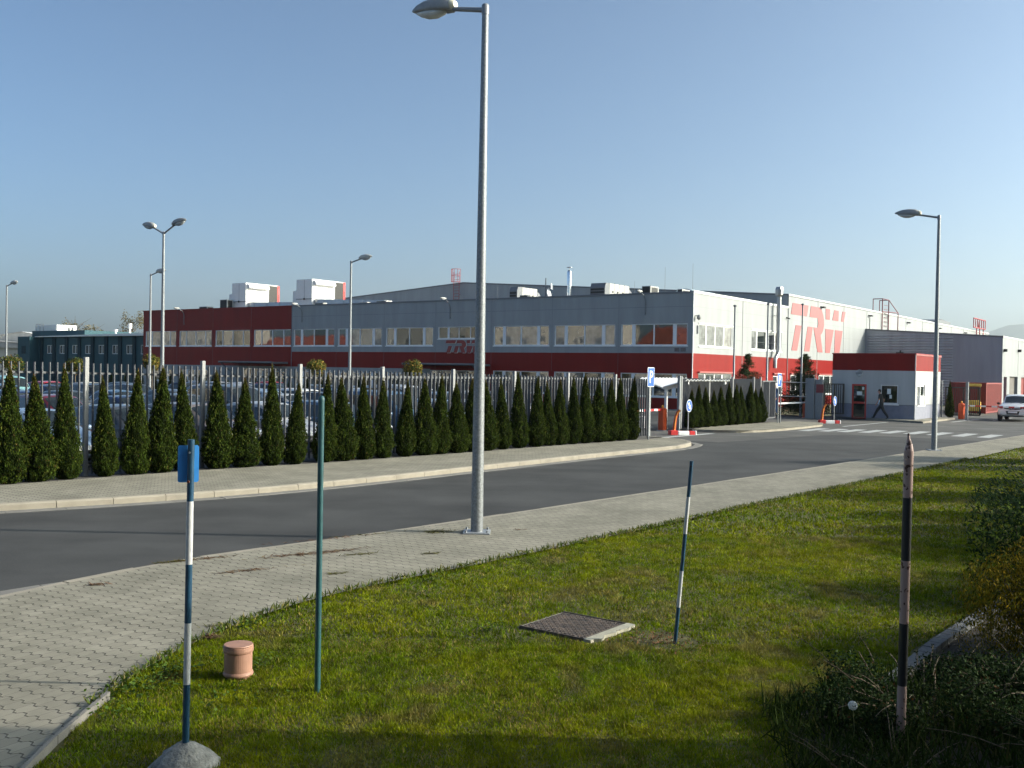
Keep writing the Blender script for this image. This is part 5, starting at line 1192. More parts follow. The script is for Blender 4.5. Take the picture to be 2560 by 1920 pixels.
mb = MB(); mb.tube([(d.x-.01,-.018,1.70),(d.x-.01,-.026,1.70)], .009, 8); mb.build('bolt', 'black', o)
o = thing('green_post', 'plain dark green metal post with rounded cap on the lawn', 'post', (-1.49, 7.93, .06), 0); o.rotation_euler.y = .0
mb = MB(); mb.tube([(0,0,0),(0,0,2.33)], .0235, 16); mb.build('shaft', 'postgreen', o)
mb = MB(); mb.lathe([(.0255,2.325),(.0255,2.345),(.020,2.362),(.009,2.37)], 16); mb.build('cap', 'postgreen', o)
o, d = banded_post('rusty_post', 'pointed pink and black banded pole with rust spots at the right', (2.700, 6.9, -.02), (2.715, 6.9, 2.27), .031, [(0,.13,'black'),(.13,.563,'rust_pole'),(.563,.99,'black'),(.99,1.42,'rust_pole'),(1.42,1.85,'black'),(1.85,2.17,'rust_pole')])
mb = MB(); mb.tube([d*(2.17/d.z), d*(2.215/d.z)+Vector((.002,0,0)), d*(2.255/d.z)+Vector((-.004,0,0)), d+Vector((-.005,0,.0))], [.031,.021,.010,.006], 12); mb.build('pointed_tip', 'rust_pole', o)
o = thing('vent_pipe', 'short capped terracotta coloured pipe standing in the lawn', 'pipe', (-2.2, 8.25, .08))
mb = MB(); mb.lathe([(.096,0),(.096,.045),(.118,.05),(.122,.062),(.118,.075),(.112,.082),(.112,.235),(.118,.24),(.121,.255),(.119,.282),(.112,.287)], 40, smooth=False); mb.build('pipe', 'terracotta', o)
mb = MB(); mb.lathe([(.114,.2875),(.118,.293),(.114,.300),(.02,.302)], 40, smooth=False); mb.build('cap', 'terracotta', o)
# grating in the lawn
o = thing('metal_grating', 'rusty square metal cover set in a concrete rim in the lawn', 'manhole', st(8.17, 5.02, .108), ANG-.02)
M['grate'] = mat('rusty_cast_iron', (.055,.052,.052), .8, .1, var=.4, vscale=9., c2=(.105,.08,.066)); M['rimc'] = mat('pale_rim_concrete', (.34,.325,.26), .9, var=.12, vscale=12., bump=.5)
mb = MB(); mb.box(0,.76,0,.74,-.03,.012); 
for i in range(15):
    for j in range(15):
        x, y = .035+i*.0475, .03+j*.0472; a = (i+j) % 2
        mb.box(x, x+(.034 if a else .012), y, y+(.012 if a else .034), .0125, .020)
mb.box(-.015,-.001,-.01,.75,-.03,.022); mb.box(.761,.775,-.01,.75,-.03,.022); mb.build('cover_plate', 'grate', o)
mb = MB(); g = random.Random(2); n = 14; top = [(.80*i/n-.02, -.125+g.uniform(-.02,.035)) for i in range(n+1)]
mb.prism(top+[(.79,-.012),(-.02,-.012)], lambda a, b, d_: (a, b, d_), -.03, .02); mb.box(-.02,.78,.752,.758,-.03,.008); mb.build('rim', 'rimc', o)
# stone edging of the planting bed
M['stone'] = mat('grey_stone', (.11,.115,.12), .9, var=.25, vscale=6., bump=.6, bscale=40.)
kerb_strip('bed_edging', [p for p in BED if 7.55 <= p[0] <= 13], .15, .05, .165, 'stone', step=.2, side=-1, gap=.015)
rr = np.random.default_rng(17); n = 260; a = rr.normal(0, .17, (n,2)); q = np.array([st(8.62+u, 4.45+v, .125+abs(w)*.015) for (u, v), w in zip(a, rr.normal(0,1,n))])
V, F, C = leaves(q, np.tile(np.array([0,0,1.]), (n,1)), .02+.03*rr.random(n), .35, pal(n, [(.19,.10,.05),(.28,.18,.11),(.10,.055,.03)], [2,1,1]), None, .5); tag(raw('wood_chips', V, F, 'leaf', C), kind='stuff')
rr = np.random.default_rng(18); n = 420; sv = rr.uniform(8.0, 12.5, n); tv = at_s(BED, 9)-.15-rr.random(n)*.5; q = np.array([st(a, b, .118+.01*c) for a, b, c in zip(sv, tv, rr.random(n))])
V, F, C = leaves(q, np.tile(np.array([0,0,1.]), (n,1)), .02+.03*rr.random(n), .4, pal(n, [(.19,.16,.13),(.10,.07,.05),(.28,.26,.22)], [2,2,1]), None, .5); tag(raw('bark_mulch', V, F, 'leaf', C), kind='stuff')

# ------------------------------------------------------------------ signs
def flat_letter(mb, txt, f, x, z, size, d0, d1, mi):
    if txt == 'P':
        s = size; mb.prism([(x,z),(x+.17*s,z),(x+.17*s,z+s),(x,z+s)], f, d0, d1, mi, mi)
        c = (x+.17*s, z+.72*s); R, r = .28*s, .14*s; out = [(c[0]+.12*s+R*math.cos(q), c[1]+R*math.sin(q)) for q in np.linspace(PI/2, -PI/2, 12)]; inn = [(c[0]+.12*s+r*math.cos(q), c[1]+r*math.sin(q)) for q in np.linspace(-PI/2, PI/2, 12)]
        mb.prism([(c[0],c[1]+R)]+out+[(c[0],c[1]-R),(c[0],c[1]-r)]+inn+[(c[0],c[1]+r)], f, d0, d1, mi, mi)
def parking_sign(label, s, t, zb, ztop, two=False):
    o = thing('parking_sign', label, 'sign', st(s, t, zb), ANG, 'blue parking signs'); h = ztop-zb
    mb = MB(); mb.tube([(-.05,.03,-.02),(-.05,.03,h-.05)], .032, 10)
    if two: mb.tube([(.30,.03,-.02),(.30,.03,h-.12)], .032, 10)
    mb.build('post', 'galvp', o)
    f = lambda a, b, d: (a, d, h-.36+b)
    mb = MB(); mb.prism(rr2(.52,.74,.05), f, -.022, -.006, 1, 1); mb.prism(rr2(.47,.69,.035), f, -.027, -.0225, 0, 0)
    flat_letter(mb, 'P', f, -.12, -.22, .46, -.033, -.0275, 1); mb.build('sign_plate', ['signblue','frame'], o); return o
parking_sign('blue parking sign on a grey post at the end of the thuja row', 34.30, 18.30, .11, 2.86)
parking_sign('smaller looking blue parking sign on two posts by the second gate', 52.0, 20.05, .11, 2.76, True)
def keep_right(label, P, rot):
    o = thing('keep_right_sign', label, 'sign', P, rot, 'keep right signs on red and white bases')
    for k, (x0, x1, m) in enumerate([(-.6,-.25,'barred'),(-.25,.28,'frame'),(.28,.55,'barred'),(.55,.62,'frame')]):
        mb = MB(); mb.cbox(x0+.003, x1-.003, -.16, .16, 0, .17+(.03 if k in (0,3) else 0), .025); mb.build('base_segment', m, o)
    mb = MB(); mb.tube([(.27,0,.15),(.27,0,1.45)], .028, 10); mb.build('post', 'galvp', o)
    q = ANG-rot; c, s_ = math.cos(q), math.sin(q); f = lambda a, b, d: (.27+a*c-d*s_, a*s_+d*c, 1.26+b)
    mb = MB(); cir = lambda r: [(r*math.cos(x), r*math.sin(x)) for x in np.linspace(0, 2*PI, 28, endpoint=False)]
    mb.prism(cir(.27), f, -.05, -.032, 1, 1); mb.prism(cir(.245), f, -.055, -.0505, 0, 0)
    ar = [(-.16,.05),(.02,.05),(.02,.12),(.19,0),(.02,-.12),(.02,-.05),(-.16,-.05)]; k = -PI/4-.25; ar = [(a*math.cos(k)-b*math.sin(k), a*math.sin(k)+b*math.cos(k)) for a, b in ar]
    mb.prism(ar, f, -.060, -.0555, 1, 1); mb.build('sign_plate', ['signblue','frame'], o); return o
keep_right('round blue arrow sign on a red and white base at the first gate', st(39.85, 19.68), .26)
keep_right('round blue arrow sign on a red and white base in front of the guardhouse', st(56.4, 18.8), .1)
for k, (s, t, z) in enumerate([(39.62,19.95,.2),(56.05,19.1,.2)]):
    o = thing('bent_bollard', ['bent orange and yellow flexible bollard on the first red and white base','orange and yellow flexible bollard on the base in front of the guardhouse'][k], 'bollard', st(s, t, .17), .2, 'orange flexible bollards')
    pts = [(0,0,0),(.03,0,.35),(.07,0,.62),(.14,0,.78),(.24,0,.9)]; mb = MB(); mb.tube(pts, [.07,.068,.066,.066,.06], 12); mb.build('tube', 'orange', o)
    mb = MB(); mb.tube([(p[0]-.01, p[1]-.052, p[2]) for p in pts], [.026]*5, 6); mb.build('reflective_strip', 'orangey', o)
def barrier(label, s, t, ang, L, zb, dark, light):
    o = thing('barrier', label, 'barrier', st(s, t), ang, 'gate barriers with orange cabinets')
    mb = MB(); mb.cbox(-.17, .17, -.17, .17, 0, 1.05, .06); mb.build('cabinet', 'orange', o)
    mb = MB(); mb.ell((0,0,1.11), (.06,.06,.08), 8, 6); mb.build('beacon', 'orangey', o)
    mb = MB(); n = max(1, int(L/.35))
    for k in range(n): a, b = .18+(L-.18)*k/n, .18+(L-.18)*(k+1)/n; mb.box(a, b, -.025, .025, zb, zb+.09, 0 if (k % 2 or not dark) else 1)
    mb.build('boom', ['frame','barred'], o)
    mb = MB(); mb.cbox(-.25,.25,-.2,.2,-.01,.03,.01); mb.build('foot', 'galv', o); return o
barrier('barrier with red and white boom and orange cabinet beside the bike shelter', 42.0, 21.75, ANG+PI, 4.6, .93, True, True)
barrier('barrier with plain white boom and orange cabinet near the gate column', 62.3, 22.25, ANG+PI-.05, 4.8, .93, False, True)
barrier('barrier with thin red and white boom in front of the white car', 70.0, 14.75, ANG-PI/2-.25, 4.4, .86, True, True)
# ------------------------------------------------------------------ bike shelter and racks
o = thing('bike_shelter', 'white butterfly roofed shelter with corrugated roof on posts behind the first gate', 'shelter', st(43.2, 22.2), ANG)
for xx in (0, 4.2):
    mb = MB(); mb.box(xx-.06, xx+.06, -.06, .06, 0, 1.95); mb.build('post', 'white', o)
    mb = MB(); mb.hexa([(xx-.05,1.15,2.22),(xx+.05,1.15,2.22),(xx+.05,0,1.86),(xx-.05,0,1.86),(xx-.05,1.15,2.34),(xx+.05,1.15,2.34),(xx+.05,0,2.0),(xx-.05,0,2.0)]); mb.hexa([(xx-.05,0,1.861),(xx+.05,0,1.861),(xx+.05,-1.15,2.16),(xx-.05,-1.15,2.16),(xx-.05,0,2.001),(xx+.05,0,2.001),(xx+.05,-1.15,2.28),(xx-.05,-1.15,2.28)]); mb.build('bracket', 'white', o)
for sgn in (1, -1):
    mb = MB(); rings = []
    for i in range(57):
        x = -.4+i*.0893; dz = .028*(1 if (i//2) % 2 else -1); rings.append([(x, 0.02*sgn, 2.03+dz), (x, 1.2*sgn, (2.42 if sgn > 0 else 2.36)+dz), (x, 1.2*sgn, (2.40 if sgn > 0 else 2.34)+dz), (x, .02*sgn, 2.01+dz)])
    mb.loft(rings, 0, True, True); mb.build('corrugated_roof', 'white', o)
o = thing('bike_rack', 'low white hooped bicycle rack behind the first barrier', 'bike rack', st(43.0, 23.4), ANG, None); mb = MB()
for k in range(6): mb.tube([(k*.3-.9,0,0)]+[(k*.3-.9+.12-.12*math.cos(q), 0, .45+.13*math.sin(q)) for q in np.linspace(0, PI, 7)]+[(k*.3-.66,0,0)], .02, 6)
mb.build('hoops', 'frame', o); mb = MB(); mb.box(-1,1.2,-.03,.03,0,.03); mb.build('rail', 'galv', o)
# ------------------------------------------------------------------ container and forklift
o = thing('shipping_container', 'dark red ribbed steel container in front of the grey annex', 'container', st(83.15, 15.8), ANG)
mb = MB(); mb.box(.06, 6.0, .06, 2.54, .12, 2.30, 0)
for (x0,x1,y0,y1) in ((0,.12,0,.12),(5.94,6.06,0,.12),(0,.12,2.48,2.6),(5.94,6.06,2.48,2.6)): mb.box(x0,x1,y0,y1,.0,2.35)
for z in (.03,2.24): mb.box(.12,5.94,0,.059,z,z+.11); mb.box(0,.059,.12,2.48,z,z+.11); mb.box(.12,5.94,2.541,2.6,z,z+.11)
for i in range(20): x = .2+i*.29; mb.box(x, x+.14, .022, .059, .141, 2.239)
mb.box(.1,5.96,.1,2.5,2.301,2.34); mb.build('body', 'container', o)
for y in (.16, 1.32):
    mb = MB(); mb.box(.02,.058,y,y+1.12,.15,2.23)
    for q in (.25,.85): mb.tube([(.0,y+q,.12),(.0,y+q,2.26)], .02, 6)
    for q in range(5): mb.box(.005,.019,y+.05,y+1.07,.35+q*.42,.42+q*.42)
    mb.build('door', 'container', o)
o = thing('forklift', 'yellow roofed forklift half hidden behind the grey gate post and dark gate', 'forklift', st(80.3, 16.1), ANG+.2)
mb = MB(); mb.cbox(0,1.5,-.5,.5,.25,.95,.05); mb.cbox(-.35,.1,-.45,.45,.3,1.05,.06); mb.build('chassis', 'yellow', o)
mb = MB()
for x in (.15,1.35):
    for y in (-.42,.42): mb.box(x-.035,x+.035,y-.035,y+.035,.9,2.08)
mb.cbox(.0,1.5,-.5,.5,2.08,2.26,.02); mb.build('overhead_guard', 'yellow', o)
mb = MB(); [mb.tube([(x,y-.1*np.sign(y),.25),(x,y+.05*np.sign(y),.25)], .25, 14) for x in (.15,1.25) for y in (-.45,.45)]; mb.build('wheels', 'rubber', o)
mb = MB(); [mb.box(1.62,1.72,y-.05,y+.05,.05,2.0) for y in (-.3,.3)]; mb.box(1.63,1.7,-.3,.3,1.9,1.98); mb.build('mast', 'black', o)
# ================================================================== cars
GLASSC = glass_mat('car_glass', (.015,.02,.022), ior=1.6, wav=.0)
M['carglass'] = GLASSC
def paint(name, c, rough=.28):
    m, nt, b = new_mat('car_paint_'+name); b.inputs['Base Color'].default_value = rgba(c); b.inputs['Roughness'].default_value = rough; b.inputs['Coat Weight'].default_value = .7; b.inputs['Coat Roughness'].default_value = .06; b.inputs['Metallic'].default_value = .15
    return m
PAINT = {k: paint(k.replace(' ', '_'), c) for k, c in {'dark blue':(.012,.025,.075),'silver grey':(.36,.37,.39),'dark grey':(.05,.055,.06),'wine red':(.13,.012,.02),'bright red':(.45,.02,.02),'white':(.72,.73,.73),'silver blue':(.17,.24,.34),'cream silver':(.46,.43,.37),'black':(.012,.012,.014),'brown grey':(.17,.14,.125),'pale turquoise':(.22,.42,.44),'lilac grey':(.26,.25,.31),'steel blue':(.05,.10,.17)}.items()}
# stations: x (front = +), half width at sill/belt, z sill, z belt, half width roof, z roof (== belt where there is no cabin)
KIND = {
 'hatchback': dict(L=4.0, st=[(-1.98,.60,.45,.70,.55,.74),(-1.90,.76,.30,.92,.62,1.05),(-1.70,.82,.24,.95,.62,1.37),(-1.2,.845,.22,.94,.64,1.46),(-.4,.85,.21,.93,.65,1.49),(.25,.85,.21,.92,.63,1.44),(1.02,.845,.22,.90,.60,.96),(1.55,.81,.25,.84,.55,.86),(1.86,.74,.30,.70,.5,.72),(1.98,.58,.40,.56,.45,.58)], ws=(5,6), rw=(1,2), side=(2,5), wheel=(1.25,-1.2,.30)),
 'estate': dict(L=4.5, st=[(-2.24,.62,.45,.72,.56,.76),(-2.16,.78,.30,.94,.62,1.05),(-1.90,.84,.24,.96,.63,1.42),(-1.2,.86,.22,.95,.65,1.48),(-.4,.865,.21,.94,.66,1.49),(.22,.865,.21,.93,.64,1.45),(1.05,.86,.22,.91,.60,.97),(1.72,.83,.25,.85,.55,.87),(2.08,.75,.30,.72,.5,.74),(2.22,.60,.40,.57,.45,.59)], ws=(5,6), rw=(1,2), side=(2,5), wheel=(1.40,-1.32,.31)),
 'saloon': dict(L=4.5, st=[(-2.24,.60,.45,.72,.56,.75),(-2.12,.78,.30,.93,.60,.97),(-1.60,.84,.24,.96,.60,1.01),(-.95,.86,.22,.95,.62,1.40),(-.4,.865,.21,.94,.64,1.44),(.22,.865,.21,.93,.62,1.41),(1.05,.86,.22,.91,.60,.97),(1.72,.83,.25,.85,.55,.87),(2.08,.75,.30,.72,.5,.74),(2.22,.60,.40,.57,.45,.59)], ws=(5,6), rw=(2,3), side=(2,5), wheel=(1.40,-1.32,.31)),
 'van': dict(L=4.6, st=[(-2.28,.68,.42,.90,.62,1.0),(-2.22,.84,.30,1.02,.72,1.30),(-2.08,.87,.25,1.04,.74,1.76),(-1.2,.88,.23,1.04,.76,1.82),(-.2,.885,.22,1.03,.76,1.83),(.55,.885,.22,1.01,.72,1.76),(1.30,.87,.23,.99,.64,1.08),(1.85,.84,.26,.90,.58,.93),(2.18,.77,.30,.74,.5,.76),(2.28,.64,.40,.58,.45,.60)], ws=(5,6), rw=(1,2), side=(2,5), wheel=(1.45,-1.35,.32)),
 'suv': dict(L=4.68, st=[(-2.32,.66,.50,.80,.58,.84),(-2.22,.86,.36,1.02,.66,1.14),(-1.85,.91,.30,1.05,.68,1.52),(-1.1,.93,.28,1.04,.71,1.63),(-.3,.935,.27,1.03,.72,1.645),(.35,.935,.27,1.02,.69,1.58),(1.22,.93,.28,1.02,.66,1.10),(1.8,.91,.31,.99,.62,1.02),(2.18,.85,.34,.84,.58,.88),(2.32,.72,.42,.66,.55,.68)], ws=(5,6), rw=(1,2), side=(2,5), wheel=(1.42,-1.33,.36))}
def ringpts(s):
    x, w, zs, zb, wr, zr = s; wb = w*.955
    cab = zr-zb
    half = [(0,zs),(w*.80,zs),(w*.985,zs+.07),(w,zs+(zb-zs)*.45),(wb*1.0,zb-.03),(wb*.97,zb)]
    half += [(wb*.97+(wr-wb*.97)*.5, zb+cab*.52), (wr+.01, zb+cab*.93), (wr*.86, zr+ (.0 if cab > .2 else .01)), (wr*.45, zr+.025), (0, zr+.035)]
    return [(x, y, z) for y, z in half] + [(x, -y, z) for y, z in reversed(half[1:-1])]
def build_car(name, kind, colour, label, loc, rot, group, detail=False):
    K = KIND[kind]; o = thing(name, label, 'car', loc, rot, group)
    # refine stations
    S_ = K['st']; fine = []; idx = {}
    for i in range(len(S_)-1):
        idx[i] = len(fine); n = 3
        for k in range(n): f = k/n; fine.append(tuple(a+(b-a)*f for a, b in zip(S_[i], S_[i+1])))
    idx[len(S_)-1] = len(fine); fine.append(S_[-1])
    R = [ringpts(s) for s in fine]; N = len(R[0])
    mb = MB(); mb.loft(R, 0, True, True, True); body = mb.build('body', PAINT[colour], o)
    try:
        wn = body.modifiers.new('n', 'WEIGHTED_NORMAL')
    except Exception: pass
    def surf(ring_i, j, f, off=.006):       # point between ring points j and j+1 of a fine ring, pushed out
        a = Vector(R[ring_i][j]); b = Vector(R[ring_i][j+1]); p = a.lerp(b, f); c = Vector((0,0,.8)); c.x = p.x
        return p+(p-c).normalized()*off
    # windscreen and rear window: across the top between the two stations
    for nm, (i0, i1), tr in (('windscreen', K['ws'], (.10,.90)), ('rear_window', K['rw'], (.14,.84))):
        a0, a1 = idx[i0], idx[i1]; mb = MB(); rows = []
        for q in np.linspace(tr[0], tr[1], 5):
            x = a0+(a1-a0)*q; k = int(min(x, a1-1e-6)); f = x-k; row = []
            for yy in np.linspace(-.93, .93, 9):
                def pt(r):
                    top = R[r][10]; edge = R[r][7]; w = edge[1]; z = edge[2]+(top[2]-edge[2])*(1-abs(yy)**2.2); return Vector((r and R[r][0][0] or R[r][0][0], w*yy, z))
                p = pt(k).lerp(pt(k+1), f); row.append(p+Vector(((.012 if nm == 'windscreen' else -.012),0,.014)))
            rows.append(row)
        mb.loft(rows, 0, False, False, True); mb.build(nm, 'carglass', o)
    for sgn in (1, -1):
        a0, a1 = idx[K['side'][0]]+0, idx[K['side'][1]]+2; mb = MB(); spans = [(a0, (a0+a1)//2), ((a0+a1)//2, a1)]
        for (b0, b1) in spans:
            lo, hi = [], []
            for r in range(b0, b1+1):
                x = R[r][0][0]; q0, q1 = Vector(R[r][5]), Vector(R[r][7])
                tp = .88
                if r == b1 and b1 == a1: tp = .35
                x += .04 if r == b0 else (-.03 if r == b1 else 0)
                A = q0.lerp(q1, .07); B = q0.lerp(q1, tp); A.x = B.x = x; A.y = (A.y+.008); B.y = (B.y+.008)
                m_ = Vector(R[r][6]); C_ = m_.copy(); C_.x = x; C_.y += .010
                lo.append([Vector((A.x, A.y*sgn, A.z)), Vector((C_.x, C_.y*sgn, C_.z)) if tp > .6 else Vector(((A.x+B.x)/2, (A.y+B.y)/2*sgn, (A.z+B.z)/2)), Vector((B.x, B.y*sgn, B.z))])
            mb.loft(lo, 0, False, False, True)
        mb.build('side_window', 'carglass', o)
    wf, wr_, wrad = K['wheel']; hw = S_[4][1]
    for x in (wf, wr_):
        for sgn in (1, -1):
            mb = MB(); y1 = hw*sgn*1.012; y0 = (hw-.2)*sgn
            prof = [(wrad*.6,y0),(wrad*.96,y0),(wrad,y0+.03*sgn),(wrad,y1-.03*sgn),(wrad*.95,y1),(wrad*.66,y1-.004*sgn)]
            rings = [[(x+r*math.cos(q), y, wrad+r*math.sin(q)) for q in np.linspace(0, 2*PI, 20, endpoint=False)] for r, y in prof]
            mb.loft(rings, 0, True, False, True); w = mb.build('wheel', 'rubber', o)
            mb = MB(); rings = [[(x+r*math.cos(q), y, wrad+r*math.sin(q)) for q in np.linspace(0, 2*PI, 20, endpoint=False)] for r, y in [(wrad*.66,y1-.004*sgn),(wrad*.60,y1-.035*sgn),(wrad*.2,y1-.02*sgn),(.02,y1-.012*sgn)]]
            mb.loft(rings, 0, True, False, False); mb.build('rim', 'lampgrey', w)
            mb = MB(); rings = [[(x+r*math.cos(q), hw*sgn*(1.0005+e), wrad+r*math.sin(q)*1.0+.01) for q in np.linspace(-.15, PI+.15, 16)] for r, e in [(wrad*1.03,.006),(wrad*1.16,.006)]]
            mb.loft(rings, 0, False, False, False); mb.build('wheel_arch', 'black', o)
    fx = S_[-2][0]; bx = S_[1][0]; zh = S_[-2][3]; zt = S_[1][3]
    for sgn in (1, -1):
        mb = MB(); mb.ell((fx-.03, sgn*S_[-2][1]*.74, zh-.04), (.13,.17,.085), 10, 6); mb.build('headlight', 'lens', o)
        mb = MB(); mb.ell((bx+.01, sgn*S_[1][1]*.84, zt-.08), (.07,.12,.13), 8, 6); mb.build('taillight', 'tail', o)
        mb = MB(); mb.ell((S_[6][0]-.28, sgn*(S_[6][1]+.10), S_[6][3]+.07), (.06,.11,.07), 8, 6); mb.build('mirror', PAINT[colour] if not detail else 'black', o)
    mb = MB(); xf = S_[-1][0]; mb.box(xf-.04, xf+.012, -.36, .36, S_[-1][2]+.02, S_[-1][2]+.12); mb.build('grille', 'black', o)
    for nm, x0, x1, zc in (('number_plate', xf+.002 if False else xf+.013, xf+.02, S_[-1][2]+.17), ('number_plate', S_[0][0]-.018, S_[0][0]-.008, S_[0][2]+.12)):
        mb = MB(); mb.box(x0, x1, -.26, .26, zc-.055, zc+.055); mb.build(nm, 'frame', o)
    return o
protos = {}
LOTS = set(); GRPS = 'cars parked behind the picket fence'
def recolour(root, colour):
    for ch in root.children:
        if ch.name.split('.')[0] in ('body', 'mirror'):
            ch.material_slots[0].link = 'OBJECT'; ch.material_slots[0].material = PAINT[colour]
def park(kind, colour, s, t, heading, label):
    P = st(s, t, 0)
    if kind not in protos: protos[kind] = build_car('parked_'+kind, kind, colour, label, P, heading, GRPS); return protos[kind]
    o = copy_tree(protos[kind]); o.location = P; o.rotation_euler.z = heading; recolour(o, colour); tag(o, label, 'car', GRPS); return o
TOF = ANG-PI/2        # nose towards the fence
AWAY = ANG+PI/2
rows = [
 ('in the row nearest the fence', 25.6, TOF, [(8.9,'saloon','lilac grey'),(11.4,'hatchback','dark blue'),(14.1,'saloon','silver blue'),(16.7,'hatchback','dark grey'),(19.4,'estate','brown grey'),(22.1,'hatchback','silver grey'),(24.7,'estate','steel blue'),(27.4,'van','steel blue'),(30.2,'hatchback','silver blue'),(33.0,'saloon','white')]),
 ('in the second row behind the fence', 34.6, TOF, [(17.4,'hatchback','steel blue'),(20.0,'estate','wine red'),(22.6,'saloon','dark blue'),(25.3,'hatchback','dark grey'),(28.0,'van','dark grey'),(30.7,'saloon','silver grey'),(33.4,'estate','black'),(36.0,'hatchback','white'),(38.6,'van','silver grey'),(41.3,'saloon','silver blue'),(44.0,'hatchback','white'),(46.6,'saloon','silver grey')]),
 ('in the third row behind the fence', 42.4, AWAY, [(22.0,'estate','dark blue'),(24.6,'saloon','dark grey'),(27.2,'saloon','steel blue'),(29.8,'hatchback','dark grey'),(32.4,'saloon','silver grey'),(35.0,'hatchback','silver blue'),(37.6,'estate','white'),(40.2,'hatchback','dark blue'),(42.8,'hatchback','white'),(45.4,'saloon','dark grey'),(48.2,'saloon','white')]),
 ('in the fourth row behind the fence', 53.0, TOF, [(27.5,'hatchback','steel blue'),(30.1,'saloon','dark blue'),(32.7,'hatchback','black'),(35.3,'estate','dark grey'),(37.9,'hatchback','bright red'),(40.5,'saloon','white'),(43.1,'hatchback','silver grey'),(45.7,'estate','dark blue'),(48.3,'hatchback','bright red')]),
 ('in the farthest row, near the facade', 61.0, TOF, [(32.0,'van','pale turquoise'),(34.7,'hatchback','bright red'),(37.3,'saloon','cream silver'),(39.9,'saloon','black'),(42.4,'estate','bright red'),(45.0,'saloon','dark blue'),(47.6,'hatchback','silver grey'),(50.2,'saloon','white'),(52.8,'hatchback','bright red')]),
]
LP = [inv(-8.58,53.4), inv(-22.56,63.), inv(-37,74), inv(-14.87,43.)]
LP += [(52.2,46.2),(49.0,52.3),(43.5,63.2),(40.8,68.5)]
g = random.Random(12)
for desc, t, hd, cars in rows:
    k = 0
    for (s, kind, colour) in cars:
        if any(abs(s-a) < 1.15 and abs(t-b) < 2.6 for a, b in LP): continue
        word = {'hatchback':'hatchback','saloon':'saloon car','estate':'estate car','van':'people carrier'}[kind]
        park(kind, colour, s, t+g.uniform(-.25,.25), hd+g.uniform(-.03,.03), f'{colour} {word} {desc}, {ORD[k]} from the left'); k += 1
# ------------------------------------------------------------------ white car at the right gate
suv = build_car('white_suv', 'suv', 'white', 'white sport utility car driving out through the right gate behind the boom', st(71.9, 11.75), ANG+PI+.03, None, True)
for ch in list(suv.children):
    if ch.name.split('.')[0] in ('grille', 'headlight', 'number_plate'): bpy.data.objects.remove(ch)
mb = MB()
mb.prism([(-.55,.86),(.55,.86),(.46,.78),(.12,.735),(-.12,.735),(-.46,.78)], lambda a, b, d: (2.30-.10*abs(a)-.12*(b-.74)+d, a, b), .0, .035); mb.build('upper_grille', 'black', suv)
mb = MB(); mb.prism([(-.40,.66),(.40,.66),(.33,.44),(-.33,.44)], lambda a, b, d: (2.315-.06*abs(a)+d, a, b), 0., .03); mb.build('lower_grille', 'black', suv)
mb = MB(); mb.tube([(2.335,-.06,.795),(2.345,0,.765),(2.335,.06,.795)], .010, 6); mb.tube([(2.335+.0*q, .085*math.cos(q), .80+.055*math.sin(q)) for q in np.linspace(0, 2*PI, 18)], .009, 6); mb.build('emblem', 'chrome', suv)
mb = MB(); mb.box(2.335,2.352,-.26,.26,.54,.64); mb.build('number_plate', 'frame', suv)
for sgn in (1, -1):
    mb = MB(); mb.ell((2.10, sgn*.66, .87), (.20,.18,.09), 12, 8); mb.build('headlight', M.setdefault('headglass', glass_mat('headlight_glass', (.16,.17,.18), ior=1.7, wav=0.)), suv)
    mb = MB(); mb.prism([(.52,.62),(.78,.60),(.74,.50),(.54,.50)], lambda a, b, d: (2.22-.22*(a-.5)+d, a*sgn, b), .0, .05); mb.build('fog_lamp', 'black', suv)
    mb = MB(); mb.tube([(1.3,sgn*.5,1.66-.12),(-1.9,sgn*.66,1.60)], .02, 6) if False else mb.tube([(.1,sgn*.64,1.665),(-1.6,sgn*.66,1.63)], .018, 6); mb.build('roof_rail', 'black', suv)
mb = MB(); mb.prism([(-.85,.40),(.85,.40),(.7,.30),(-.7,.30)], lambda a, b, d: (2.26-.12*a*a+d, a, b), 0, .03); mb.build('lower_bumper', 'black', suv)
for y in (-.3, .25):
    mb = MB(); mb.tube([(1.24,y,1.125),(1.08,y+.32,1.21)], .011, 5); mb.build('wiper', 'black', suv)
for sgn in (1,-1):
    mb = MB(); mb.ell((.02,sgn*.36,1.16), (.10,.24,.14), 10, 6); mb.build('seat', 'black', suv)

